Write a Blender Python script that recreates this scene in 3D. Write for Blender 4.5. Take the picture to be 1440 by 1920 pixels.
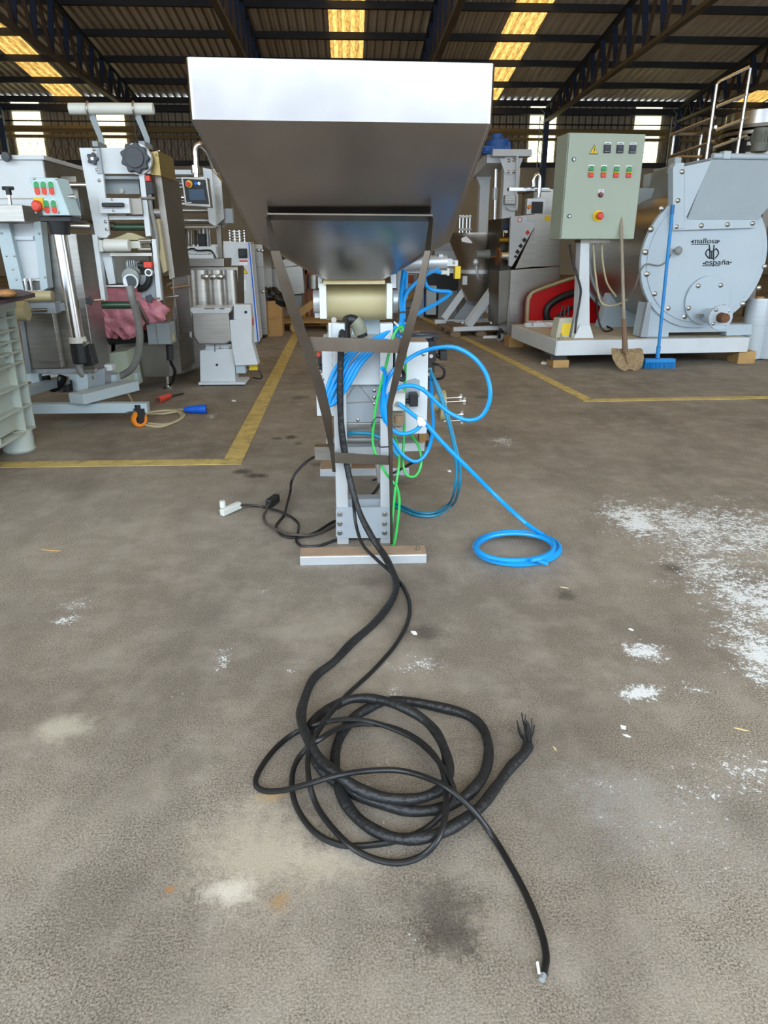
import bpy, math, random
from mathutils import Vector, Matrix
random.seed(7)
for o in list(bpy.data.objects): bpy.data.objects.remove(o, do_unlink=True)
C = bpy.context.scene.collection
scn = bpy.context.scene
# ------------------------------------------------------------------ camera
F = 1331.0; CAMH = 1.2; PIT = math.radians(20.66); YAW = math.radians(2.62)
cam = bpy.data.cameras.new('camera'); cam_o = bpy.data.objects.new('camera', cam); C.objects.link(cam_o)
cam.sensor_fit = 'VERTICAL'; cam.sensor_height = 24.0; cam.lens = 24.0 * F / 1920.0
cam.clip_start = 0.05; cam.clip_end = 300
cam_o.location = (0, 0, CAMH); cam_o.rotation_euler = (math.pi/2 - PIT, 0, -YAW)
scn.camera = cam_o
# ------------------------------------------------------------------ world, sun, exposure
w = bpy.data.worlds.new('sky'); scn.world = w; w.use_nodes = True
bg = w.node_tree.nodes['Background']; bg.inputs[0].default_value = (0.78, 0.90, 1.0, 1); bg.inputs[1].default_value = 5.0
sun = bpy.data.lights.new('sun', 'SUN'); sun.energy = 6.0; sun.color = (1.0, 0.95, 0.87); sun.angle = math.radians(1.0)
sun_o = bpy.data.objects.new('sun', sun); C.objects.link(sun_o); sun_o.rotation_euler = (math.radians(-38), math.radians(14), 0)
vs = scn.view_settings; vs.view_transform = 'Standard'; vs.look = 'None'; vs.gamma = 1.0; vs.use_curve_mapping = False
vs.exposure = 0.55
# ------------------------------------------------------------------ pixel rays (photo frame 1440x1920) -> world
_cp, _sp, _cy, _sy = math.cos(PIT), math.sin(PIT), math.cos(YAW), math.sin(YAW)
_f = Vector((_sy*_cp, _cy*_cp, -_sp)); _r = Vector((_cy, -_sy, 0)); _u = Vector((_sy*_sp, _cy*_sp, _cp))
EYE = Vector((0, 0, CAMH))
def ray(px, py): return _f + _r*((px-720)/F) + _u*((960-py)/F)
def at(px, py, Y):
    d = ray(px, py); return EYE + d*(Y/d.y)
def gr(px, py, z=0.0):
    d = ray(px, py); return EYE + d*((z-CAMH)/d.z)
def proj(p):
    p = Vector(p)-EYE; dd = p.dot(_f); return (720+F*p.dot(_r)/dd, 960-F*p.dot(_u)/dd)
# ------------------------------------------------------------------ materials
def lin(h):
    h = h.lstrip('#'); c = [int(h[i:i+2], 16)/255 for i in (0, 2, 4)]
    return tuple(x/12.92 if x <= .04045 else ((x+.055)/1.055)**2.4 for x in c)
MATS = {}
def mat(name, col, rough=.5, metal=0., var=.10, scale=6., bump=0., bscale=80., stretch=(1, 1, 1), spec=.5, rvar=.1, dirt=None, dirtamt=.0, dscale=3.):
    m = bpy.data.materials.new(name); m.use_nodes = True; nt = m.node_tree; N = nt.nodes; L = nt.links
    b = N['Principled BSDF']; c = lin(col) if isinstance(col, str) else col
    tc = N.new('ShaderNodeTexCoord'); mp = N.new('ShaderNodeMapping'); mp.inputs['Scale'].default_value = stretch
    L.new(tc.outputs['Object'], mp.inputs[0])
    nz = N.new('ShaderNodeTexNoise'); nz.inputs['Scale'].default_value = scale; nz.inputs['Detail'].default_value = 4
    L.new(mp.outputs[0], nz.inputs['Vector'])
    mx = N.new('ShaderNodeMix'); mx.data_type = 'RGBA'
    mx.inputs['A'].default_value = (*[max(0, x*(1-var)) for x in c], 1); mx.inputs['B'].default_value = (*[min(1, x*(1+var)) for x in c], 1)
    mr = N.new('ShaderNodeMapRange'); mr.inputs[1].default_value = .3; mr.inputs[2].default_value = .7
    L.new(nz.outputs['Fac'], mr.inputs[0]); L.new(mr.outputs[0], mx.inputs['Factor'])
    out = mx.outputs['Result']
    if dirt:
        n2 = N.new('ShaderNodeTexNoise'); n2.inputs['Scale'].default_value = dscale; n2.inputs['Detail'].default_value = 6
        L.new(tc.outputs['Object'], n2.inputs['Vector'])
        m2 = N.new('ShaderNodeMapRange'); m2.inputs[1].default_value = .5; m2.inputs[2].default_value = .75; m2.inputs[4].default_value = dirtamt
        L.new(n2.outputs['Fac'], m2.inputs[0])
        mm = N.new('ShaderNodeMix'); mm.data_type = 'RGBA'; mm.inputs['B'].default_value = (*lin(dirt), 1)
        L.new(m2.outputs[0], mm.inputs['Factor']); L.new(out, mm.inputs['A']); out = mm.outputs['Result']
    L.new(out, b.inputs['Base Color'])
    rr = N.new('ShaderNodeMapRange'); rr.inputs[3].default_value = max(.03, rough-rvar*rough); rr.inputs[4].default_value = min(1, rough+rvar*rough)
    L.new(nz.outputs['Fac'], rr.inputs[0]); L.new(rr.outputs[0], b.inputs['Roughness'])
    b.inputs['Metallic'].default_value = metal; b.inputs['Specular IOR Level'].default_value = spec
    if bump:
        n3 = N.new('ShaderNodeTexNoise'); n3.inputs['Scale'].default_value = bscale; n3.inputs['Detail'].default_value = 3
        L.new(mp.outputs[0], n3.inputs['Vector'])
        bp = N.new('ShaderNodeBump'); bp.inputs['Strength'].default_value = bump; bp.inputs['Distance'].default_value = .01
        L.new(n3.outputs['Fac'], bp.inputs['Height']); L.new(bp.outputs[0], b.inputs['Normal'])
    MATS[name] = m; return m
steel = mat('stainless_brushed', '#b4b1ab', .34, 1, .10, 5, stretch=(1, 1, 14), rvar=.3)
steel_h = mat('stainless_hopper', '#aca7a5', .25, 1, .12, 3.2, rvar=.3, dirt='#a39c98', dirtamt=.6, dscale=6.)
steel_dk = mat('stainless_dull', '#8f8a82', .42, 1, .14, 4, rvar=.3)
strap_m = mat('flat_bar_steel', '#756d64', .38, 1, .18, 5, rvar=.3, dirt='#5c4b3e', dirtamt=.5, dscale=7)
chrome = mat('polished_tube', '#dcdcdc', .22, 1, .04)
alu = mat('anodised_aluminium', '#ccd0d4', .42, .55, .05, 4)
white = mat('white_paint', '#d2d8dc', .38, 0, .04, 3, dirt='#bdb8ad', dirtamt=.25, dscale=4)
white2 = mat('white_enamel_tank', '#b8c7d2', .30, 0, .03, 2, dirt='#c3c2bc', dirtamt=.15, dscale=2)
blueish = mat('pale_blue_grey_paint', '#b4c4ca', .42, 0, .05, 3)
plastic_w = mat('white_nylon', '#d3d4cc', .45, 0, .03)
cream = mat('cream_nylon', '#b5a880', .4, 0, .06, 5)
crate_m = mat('white_crate_plastic', '#bdc6be', .5, 0, .05, 3, dirt='#a9a180', dirtamt=.45, dscale=5)
grey_p = mat('grey_paint', '#8b9396', .45, 0, .08)
grey_l = mat('light_grey_panel', '#9ba2a8', .4, 0, .05)
greenbox = mat('pale_green_enamel', '#a4b0a0', .42, 0, .03, 2)
mint = mat('pale_mint_enamel', '#b0baa6', .45, 0, .04)
black = mat('black_plastic', '#1e1f21', .45, 0, .2)
blackr = mat('black_rubber_cable', '#17181a', .42, 0, .25, 9, bump=.15, bscale=30)
blackr2 = mat('black_sleeved_cable', '#1c1d1f', .5, 0, .3, 20, bump=.5, bscale=60)
knob_m = mat('dark_grey_knob', '#3a3e45', .45, 0, .1)
red = mat('red_plastic', '#d8402c', .4, 0, .08)
redbin = mat('red_gloss_plastic', '#c40d12', .3, 0, .12, 4)
green = mat('green_button', '#2c9a5c', .4, 0, .06)
orange = mat('orange_polyurethane', '#f08a1a', .45, 0, .08)
yellow = mat('yellow_plastic', '#e6c51a', .45, 0, .06)
blue_h = mat('blue_pneumatic_hose', '#0a93e0', .32, 0, .10, 6)
teal_h = mat('teal_blue_hose', '#1a7da0', .35, 0, .10, 6)
green_h = mat('green_pneumatic_hose', '#35b552', .35, 0, .12, 6)
blue_p = mat('blue_plug_plastic', '#1560d4', .38, 0, .08)
blue_b = mat('blue_broom_plastic', '#1887d0', .42, 0, .08)
blue_motor = mat('blue_motor_paint', '#2a5fae', .5, 0, .15, 5)
navy = mat('navy_steel_paint', '#2a3c5e', .55, 0, .2, 2)
brownst = mat('brown_primer_steel', '#4a3a30', .65, 0, .2, 2)
darkst = mat('dark_purlin_steel', '#2d2f38', .6, .0, .2, 2)
wood = mat('raw_pine_wood', '#b08c58', .7, 0, .18, 5, stretch=(1, 6, 1), bump=.2)
wood_d = mat('weathered_pallet_wood', '#85705a', .75, 0, .22, 5, stretch=(8, 1, 8), bump=.3)
card = mat('brown_cardboard', '#b48a55', .8, 0, .08)
pink = mat('pink_plastic_film', '#ee9aa9', .3, 0, .22, 9, bump=1.0, bscale=16)
blackbag = mat('black_bin_film', '#1d1f22', .3, 0, .3, 8, bump=.6, bscale=14)
beige_c = mat('beige_cable_sheath', '#c0b592', .5, 0, .08)
greyhose = mat('grey_conduit', '#80807c', .45, 0, .1, 40, stretch=(1, 1, 1))
label_w = mat('white_label', '#f1f3f4', .5, 0, .02)
ink = mat('black_print', '#16161a', .5, 0, .05)
screen = mat('display_glass', '#4a5d73', .2, 0, .05)
bread = mat('brown_crumb', '#b08050', .8, 0, .25, 30, bump=.8, bscale=60)
board_m = mat('dark_purple_board', '#5b4a52', .6, 0, .15)
soil = mat('dried_mud_crust', '#9c8463', .9, 0, .3, 22, bump=1.0, bscale=45, dirt='#5f4a36', dirtamt=.7, dscale=20)
ashwood = mat('grey_ash_handle', '#9a9080', .7, 0, .15, 6, stretch=(6, 6, 1), bump=.15)
rust = mat('rusty_steel', '#7a5238', .75, .3, .25, 20, bump=.4)
brass = mat('brass_fitting', '#b08d3f', .35, 1, .1)
motor_g = mat('grey_motor_cast', '#8e948f', .5, .1, .12, 8)
masonry = mat('painted_masonry', '#b5ab95', .85, 0, .08, .6, bump=.1, bscale=8)
sheet_m = mat('galvanised_roof_sheet', '#e8decd', .6, 0.0, .14, 1.2, stretch=(3, .25, 1))
wsheet_m = mat('galvanised_wall_sheet', '#a59c8b', .6, 0.1, .14, 1.2, stretch=(3, 3, .4))
pipe_m = mat('tan_pipe_paint', '#8a7752', .6, 0, .1)
goldpl = mat('yellowed_steel_plate', '#a8925e', .35, .8, .1)
straw_m = mat('dry_straw', '#d9c48a', .8, 0, .1)
paper_m = mat('white_paper', '#eef0f0', .8, 0, .03)
olive = mat('dark_green_tube', '#3f5643', .35, .4, .1)
terra = mat('rust_red_machine_paint', '#8a4a34', .6, 0, .15)
def translucent(name, col, tint, valley=False):
    m = bpy.data.materials.new(name); m.use_nodes = True; nt = m.node_tree; N = nt.nodes; L = nt.links
    N.remove(N['Principled BSDF']); o = N['Material Output']
    tc = N.new('ShaderNodeTexCoord'); mp = N.new('ShaderNodeMapping'); mp.inputs['Scale'].default_value = (9, .7, 9); L.new(tc.outputs['Object'], mp.inputs[0])
    nz = N.new('ShaderNodeTexNoise'); nz.inputs['Scale'].default_value = 2.2; nz.inputs['Detail'].default_value = 8; L.new(mp.outputs[0], nz.inputs['Vector'])
    cr = N.new('ShaderNodeMapRange'); cr.inputs[1].default_value = .38; cr.inputs[2].default_value = .62; L.new(nz.outputs['Fac'], cr.inputs[0])
    mx = N.new('ShaderNodeMix'); mx.data_type = 'RGBA'; mx.inputs['A'].default_value = (*lin(tint), 1); mx.inputs['B'].default_value = (*lin(col), 1); L.new(cr.outputs[0], mx.inputs['Factor'])
    res = mx.outputs['Result']
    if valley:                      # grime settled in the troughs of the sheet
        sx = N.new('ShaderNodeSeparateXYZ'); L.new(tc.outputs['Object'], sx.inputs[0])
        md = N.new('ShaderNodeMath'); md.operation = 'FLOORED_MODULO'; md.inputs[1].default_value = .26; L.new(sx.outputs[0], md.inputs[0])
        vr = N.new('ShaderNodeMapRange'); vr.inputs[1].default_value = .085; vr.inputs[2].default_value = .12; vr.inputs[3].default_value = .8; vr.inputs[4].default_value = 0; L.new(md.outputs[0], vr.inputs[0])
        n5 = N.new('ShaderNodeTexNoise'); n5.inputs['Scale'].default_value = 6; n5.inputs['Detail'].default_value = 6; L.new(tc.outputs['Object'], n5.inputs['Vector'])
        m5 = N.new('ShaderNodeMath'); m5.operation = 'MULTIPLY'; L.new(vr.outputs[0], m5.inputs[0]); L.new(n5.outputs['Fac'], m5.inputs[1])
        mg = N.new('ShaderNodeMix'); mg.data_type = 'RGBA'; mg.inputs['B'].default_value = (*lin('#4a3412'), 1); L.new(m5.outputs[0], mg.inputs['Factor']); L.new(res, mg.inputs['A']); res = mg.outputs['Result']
    tr = N.new('ShaderNodeBsdfTranslucent'); L.new(res, tr.inputs[0])
    df = N.new('ShaderNodeBsdfDiffuse'); L.new(res, df.inputs[0])
    ms = N.new('ShaderNodeMixShader'); ms.inputs[0].default_value = .25; L.new(tr.outputs[0], ms.inputs[1]); L.new(df.outputs[0], ms.inputs[2]); L.new(ms.outputs[0], o.inputs[0]); return m
def ribcontrast(m, amt, dark):            # dark line coloured along one flank of every rib, for contrast
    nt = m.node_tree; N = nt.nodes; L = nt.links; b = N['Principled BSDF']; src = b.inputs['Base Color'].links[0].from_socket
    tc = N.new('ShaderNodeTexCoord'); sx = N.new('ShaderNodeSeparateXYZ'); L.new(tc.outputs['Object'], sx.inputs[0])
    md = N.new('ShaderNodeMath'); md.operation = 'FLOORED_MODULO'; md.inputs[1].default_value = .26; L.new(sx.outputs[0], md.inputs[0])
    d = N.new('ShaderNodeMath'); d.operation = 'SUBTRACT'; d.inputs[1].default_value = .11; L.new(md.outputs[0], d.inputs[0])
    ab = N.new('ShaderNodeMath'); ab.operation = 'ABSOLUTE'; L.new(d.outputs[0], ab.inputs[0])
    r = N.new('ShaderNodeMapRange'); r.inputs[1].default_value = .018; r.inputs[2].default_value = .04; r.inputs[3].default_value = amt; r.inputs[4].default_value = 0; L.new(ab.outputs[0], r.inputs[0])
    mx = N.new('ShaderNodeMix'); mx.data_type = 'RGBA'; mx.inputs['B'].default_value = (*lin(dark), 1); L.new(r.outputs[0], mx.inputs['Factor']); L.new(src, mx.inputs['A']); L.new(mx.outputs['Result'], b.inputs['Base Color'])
ribcontrast(sheet_m, .68, '#55483a'); ribcontrast(wsheet_m, .75, '#4a4238')
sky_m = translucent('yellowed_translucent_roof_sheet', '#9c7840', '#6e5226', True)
wpan_m = translucent('translucent_wall_sheet', '#d8cda2', '#c8bb88')
def film_mat():
    m = mat('stretch_film', '#c9d3da', .18, 0, .05, 3, stretch=(1, 1, 30)); b = m.node_tree.nodes['Principled BSDF']; b.inputs['Coat Weight'].default_value = .6
    return m
film = film_mat()
def glassy(name, col):
    m = bpy.data.materials.new(name); m.use_nodes = True; b = m.node_tree.nodes['Principled BSDF']
    N = m.node_tree.nodes; L = m.node_tree.links
    nz = N.new('ShaderNodeTexNoise'); nz.inputs['Scale'].default_value = 12
    mr = N.new('ShaderNodeMapRange'); mr.inputs[3].default_value = .05; mr.inputs[4].default_value = .2; L.new(nz.outputs['Fac'], mr.inputs[0]); L.new(mr.outputs[0], b.inputs['Roughness'])
    b.inputs['Base Color'].default_value = (*lin(col), 1); b.inputs['Transmission Weight'].default_value = .85; b.inputs['IOR'].default_value = 1.3
    return m
bowl_m = glassy('clear_bowl', '#e9dcc6')
# ------------------------------------------------------------------ mesh builder
class MB:
    def __init__(s, T=None): s.v = []; s.f = []; s.T = T
    def add(s, vs, fs):
        o = len(s.v); s.v += [Vector(v) for v in vs]; s.f += [tuple(i+o for i in f) for f in fs]; return s
    def box(s, x0, x1, y0, y1, z0, z1):
        if x0 > x1: x0, x1 = x1, x0
        if y0 > y1: y0, y1 = y1, y0
        if z0 > z1: z0, z1 = z1, z0
        return s.add([(x0,y0,z0),(x1,y0,z0),(x1,y1,z0),(x0,y1,z0),(x0,y0,z1),(x1,y0,z1),(x1,y1,z1),(x0,y1,z1)],
                     [(0,3,2,1),(4,5,6,7),(0,1,5,4),(1,2,6,5),(2,3,7,6),(3,0,4,7)])
    def obar(s, a, b, w, h, up=(0, 0, 1)):
        a = Vector(a); b = Vector(b); d = (b-a).normalized(); up = Vector(up)
        if abs(d.dot(up)) > .99: up = Vector((0, 1, 0))
        x = d.cross(up).normalized(); z = x.cross(d).normalized()
        vs = [p + x*(sx*w/2) + z*(sz*h/2) for p in (a, b) for sx, sz in ((-1,-1),(1,-1),(1,1),(-1,1))]
        return s.add(vs, [(0,1,2,3),(7,6,5,4),(0,4,5,1),(1,5,6,2),(2,6,7,3),(3,7,4,0)])
    def cyl(s, a, b, r, r2=None, n=20, cap=True):
        a = Vector(a); b = Vector(b); r2 = r if r2 is None else r2; d = (b-a).normalized()
        t = Vector((0,0,1)) if abs(d.z) < .9 else Vector((1,0,0)); x = d.cross(t).normalized(); y = d.cross(x)
        vs = []; 
        for p, q in ((a, r), (b, r2)):
            for i in range(n):
                an = 2*math.pi*i/n; vs.append(p + x*(q*math.cos(an)) + y*(q*math.sin(an)))
        fs = [(i, (i+1) % n, n+(i+1) % n, n+i) for i in range(n)]
        if cap: fs += [tuple(range(n-1, -1, -1)), tuple(range(n, 2*n))]
        return s.add(vs, fs)
    def lathe(s, prof, o, axis=(0, 0, 1), n=32, a0=0, a1=2*math.pi):
        o = Vector(o); d = Vector(axis).normalized(); t = Vector((0,0,1)) if abs(d.z) < .9 else Vector((1,0,0)); x = d.cross(t).normalized(); y = d.cross(x)
        full = abs(a1-a0-2*math.pi) < 1e-6; k = n if full else n+1; vs = []; fs = []
        for r, h in prof:
            for i in range(k):
                an = a0+(a1-a0)*i/n; vs.append(o + d*h + x*(r*math.cos(an)) + y*(r*math.sin(an)))
        for j in range(len(prof)-1):
            for i in range(n):
                i2 = (i+1) % k; fs.append((j*k+i, j*k+i2, (j+1)*k+i2, (j+1)*k+i))
        if full:
            if prof[0][0] > 1e-5: fs.append(tuple(range(k-1, -1, -1)))
            if prof[-1][0] > 1e-5: fs.append(tuple((len(prof)-1)*k+i for i in range(k)))
        return s.add(vs, fs)
    def sphere(s, c, r, n=14, sc=(1, 1, 1)):
        c = Vector(c); vs = []; fs = []; m = n//2+1
        for j in range(m+1):
            th = math.pi*j/m
            for i in range(n):
                an = 2*math.pi*i/n; vs.append(c + Vector((r*sc[0]*math.sin(th)*math.cos(an), r*sc[1]*math.sin(th)*math.sin(an), r*sc[2]*math.cos(th))))
        for j in range(m):
            for i in range(n): fs.append((j*n+i, (j+1)*n+i, (j+1)*n+(i+1) % n, j*n+(i+1) % n))
        return s.add(vs, fs)
    def tube(s, pts, r, n=10, sub=6, smooth=True, rf=None):
        P = [Vector(p) for p in pts]
        if smooth and len(P) > 2:
            Q = []
            for i in range(len(P)-1):
                p0 = P[i-1] if i else P[0]*2-P[1]; p1 = P[i]; p2 = P[i+1]; p3 = P[i+2] if i+2 < len(P) else P[-1]*2-P[-2]
                for k in range(sub):
                    t = k/sub; Q.append(.5*((2*p1)+(p2-p0)*t+(2*p0-5*p1+4*p2-p3)*t*t+(3*p1-p0-3*p2+p3)*t**3))
            Q.append(P[-1]); P = Q
        d0 = (P[1]-P[0]).normalized(); t = Vector((0,0,1)) if abs(d0.z) < .9 else Vector((1,0,0)); x = d0.cross(t).normalized(); vs = []; k = len(P)
        for i in range(k):
            d = (P[min(i+1, k-1)]-P[max(i-1, 0)])
            if d.length < 1e-9: d = d0
            d.normalize(); x = (x - d*x.dot(d)).normalized(); y = d.cross(x); rr = r*(rf(i/(k-1)) if rf else 1)
            for j in range(n):
                an = 2*math.pi*j/n; vs.append(P[i] + x*(rr*math.cos(an)) + y*(rr*math.sin(an)))
        fs = [(i*n+j, i*n+(j+1) % n, (i+1)*n+(j+1) % n, (i+1)*n+j) for i in range(k-1) for j in range(n)]
        fs += [tuple(range(n-1, -1, -1)), tuple((k-1)*n+j for j in range(n))]
        return s.add(vs, fs)
    def prism(s, poly, d):
        n = len(poly); d = Vector(d); P = [Vector(p) for p in poly]
        nrm = Vector((0,0,0))
        for i in range(n): nrm += P[i].cross(P[(i+1) % n])
        if nrm.dot(d) > 0: P.reverse()
        return s.add(P+[p+d for p in P], [tuple(range(n)), tuple(range(2*n-1, n-1, -1))]+[(i, n+i, n+(i+1) % n, (i+1) % n) for i in range(n)])
    def loft(s, rings, cap0=True, cap1=True):
        n = len(rings[0]); vs = [p for r in rings for p in r]
        fs = [(i*n+j, i*n+(j+1) % n, (i+1)*n+(j+1) % n, (i+1)*n+j) for i in range(len(rings)-1) for j in range(n)]
        if cap0: fs.append(tuple(range(n-1, -1, -1)))
        if cap1: fs.append(tuple((len(rings)-1)*n+j for j in range(n)))
        return s.add(vs, fs)
    # ---- placed through the thing's own frame: pixel on the plane at local depth v
    def fb(s, a, b, c, d, v, dep):
        T = s.T; y = (b+d)/2; x = (a+c)/2
        x0 = T.p(a, y, v).x; x1 = T.p(c, y, v).x; z1 = T.p(x, b, v).z; z0 = T.p(x, d, v).z
        return s.box(x0, x1, v, v+dep, z0, z1)
    def fp(s, poly, v, dep):
        return s.prism([s.T.p(a, b, v) for a, b in poly], (0, dep, 0))
    def fc(s, px, py, v, rpx, dep, n=20, r2=None):
        c = s.T.p(px, py, v); k = s.T.mpp(px, py, v); return s.cyl(c, c+Vector((0, dep, 0)), rpx*k, None if r2 is None else r2*k, n)
    def ft(s, pts, r, n=8, sub=6, smooth=True):
        return s.tube([s.T.p(*p) for p in pts], r, n, sub, smooth)
    def mesh(s, name, off=None, ang=35):
        me = bpy.data.meshes.new(name); o = off or Vector((0, 0, 0))
        me.from_pydata([tuple(v-o) for v in s.v], [], s.f); me.validate()
        import bmesh
        bm = bmesh.new(); bm.from_mesh(me); bmesh.ops.recalc_face_normals(bm, faces=bm.faces); bm.to_mesh(me); bm.free()
        me.polygons.foreach_set('use_smooth', [True]*len(me.polygons)); me.set_sharp_from_angle(angle=math.radians(ang)); return me
    def part(s, name, m, parent=None, bev=0., label=None, ang=35, seg=2):
        o = bpy.data.objects.new(name, s.mesh(name, None, ang)); o.data.materials.append(m); C.objects.link(o)
        o.parent = parent or s.T.o
        if label: o['label'] = label
        if bev: bevel(o, bev, seg)
        return o
    def solo(s, name, m, label, cat, group=None, bev=0., kind=None, ang=35):
        xs = [v.x for v in s.v]; ys = [v.y for v in s.v]; zs = [v.z for v in s.v]
        b = Vector(((min(xs)+max(xs))/2, (min(ys)+max(ys))/2, min(zs)))
        o = bpy.data.objects.new(name, s.mesh(name, b, ang)); o.location = b; o.data.materials.append(m); C.objects.link(o)
        tag(o, label, cat, group, kind)
        if bev: bevel(o, bev)
        return o
def bevel(o, wd, seg=2):
    b = o.modifiers.new('bevel', 'BEVEL'); b.width = wd; b.segments = seg; b.limit_method = 'ANGLE'; b.angle_limit = math.radians(40); b.harden_normals = True
def tag(o, label, cat, group=None, kind=None):
    o['label'] = label; o['category'] = cat
    if group: o['group'] = group
    if kind: o['kind'] = kind
class Thing:
    def __init__(s, name, label, cat, loc, rot=0., group=None, kind=None):
        s.o = bpy.data.objects.new(name, None); C.objects.link(s.o); s.o.empty_display_size = .1
        s.loc = Vector((loc[0], loc[1], loc[2] if len(loc) > 2 else 0)); s.rot = math.radians(rot); s.o.location = s.loc; s.o.rotation_euler = (0, 0, s.rot)
        tag(s.o, label, cat, group, kind); s.R = Matrix.Rotation(-s.rot, 3, 'Z')
    def p(s, px, py, v=0.):
        e = s.R @ (EYE-s.loc); d = s.R @ ray(px, py); return e + d*((v-e.y)/d.y)
    def g(s, px, py, z=0.):            # pixel on horizontal plane z, local coordinates
        e = s.R @ (EYE-s.loc); d = s.R @ ray(px, py); return e + d*((z-e.z)/d.z)
    def px(s, px, py, X):              # pixel on the local plane x = X
        e = s.R @ (EYE-s.loc); d = s.R @ ray(px, py); return e + d*((X-e.x)/d.x)
    def l(s, p): return s.R @ (Vector(p)-s.loc)
    def mpp(s, px, py, v=0.): return (s.p(px+1, py, v)-s.p(px, py, v)).length
    def m(s): return MB(s)
def inst(me, name, parent, loc, rot=(0, 0, 0), sc=1.):
    o = bpy.data.objects.new(name, me); C.objects.link(o); o.parent = parent; o.location = loc; o.rotation_euler = rot; o.scale = (sc, sc, sc); return o
def hexbolt(r, h, m):
    b = MB(); b.cyl((0, 0, 0), (0, -h*.3, 0), r*1.35, n=14); b.cyl((0, -h*.3, 0), (0, -h, 0), r, n=6); me = b.mesh('bolt'); me.materials.append(m); return me
def domebolt(r, h, m):
    b = MB(); b.lathe([(r, 0), (r*.95, h*.5), (r*.6, h*.9), (0, h)], (0, 0, 0), (0, -1, 0), n=12); me = b.mesh('bolt'); me.materials.append(m); return me
BOLT = hexbolt(.008, .009, steel); DBOLT = domebolt(.03, .018, steel); SBOLT = domebolt(.008, .006, steel)
# ================================================================== SETTING
XL, XR, YB, YF = -22.0, 24.0, 31.0, -3.5
SL = .1416; ZE = at(720, 197, YB).z
YR = 14.0; ZR = ZE + SL*(YB-YR)
def zroof(y): return ZE + SL*(YB-y) if y >= YR else ZR - (ZR-ZE)*(YR-y)/(YR-YF)
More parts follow.
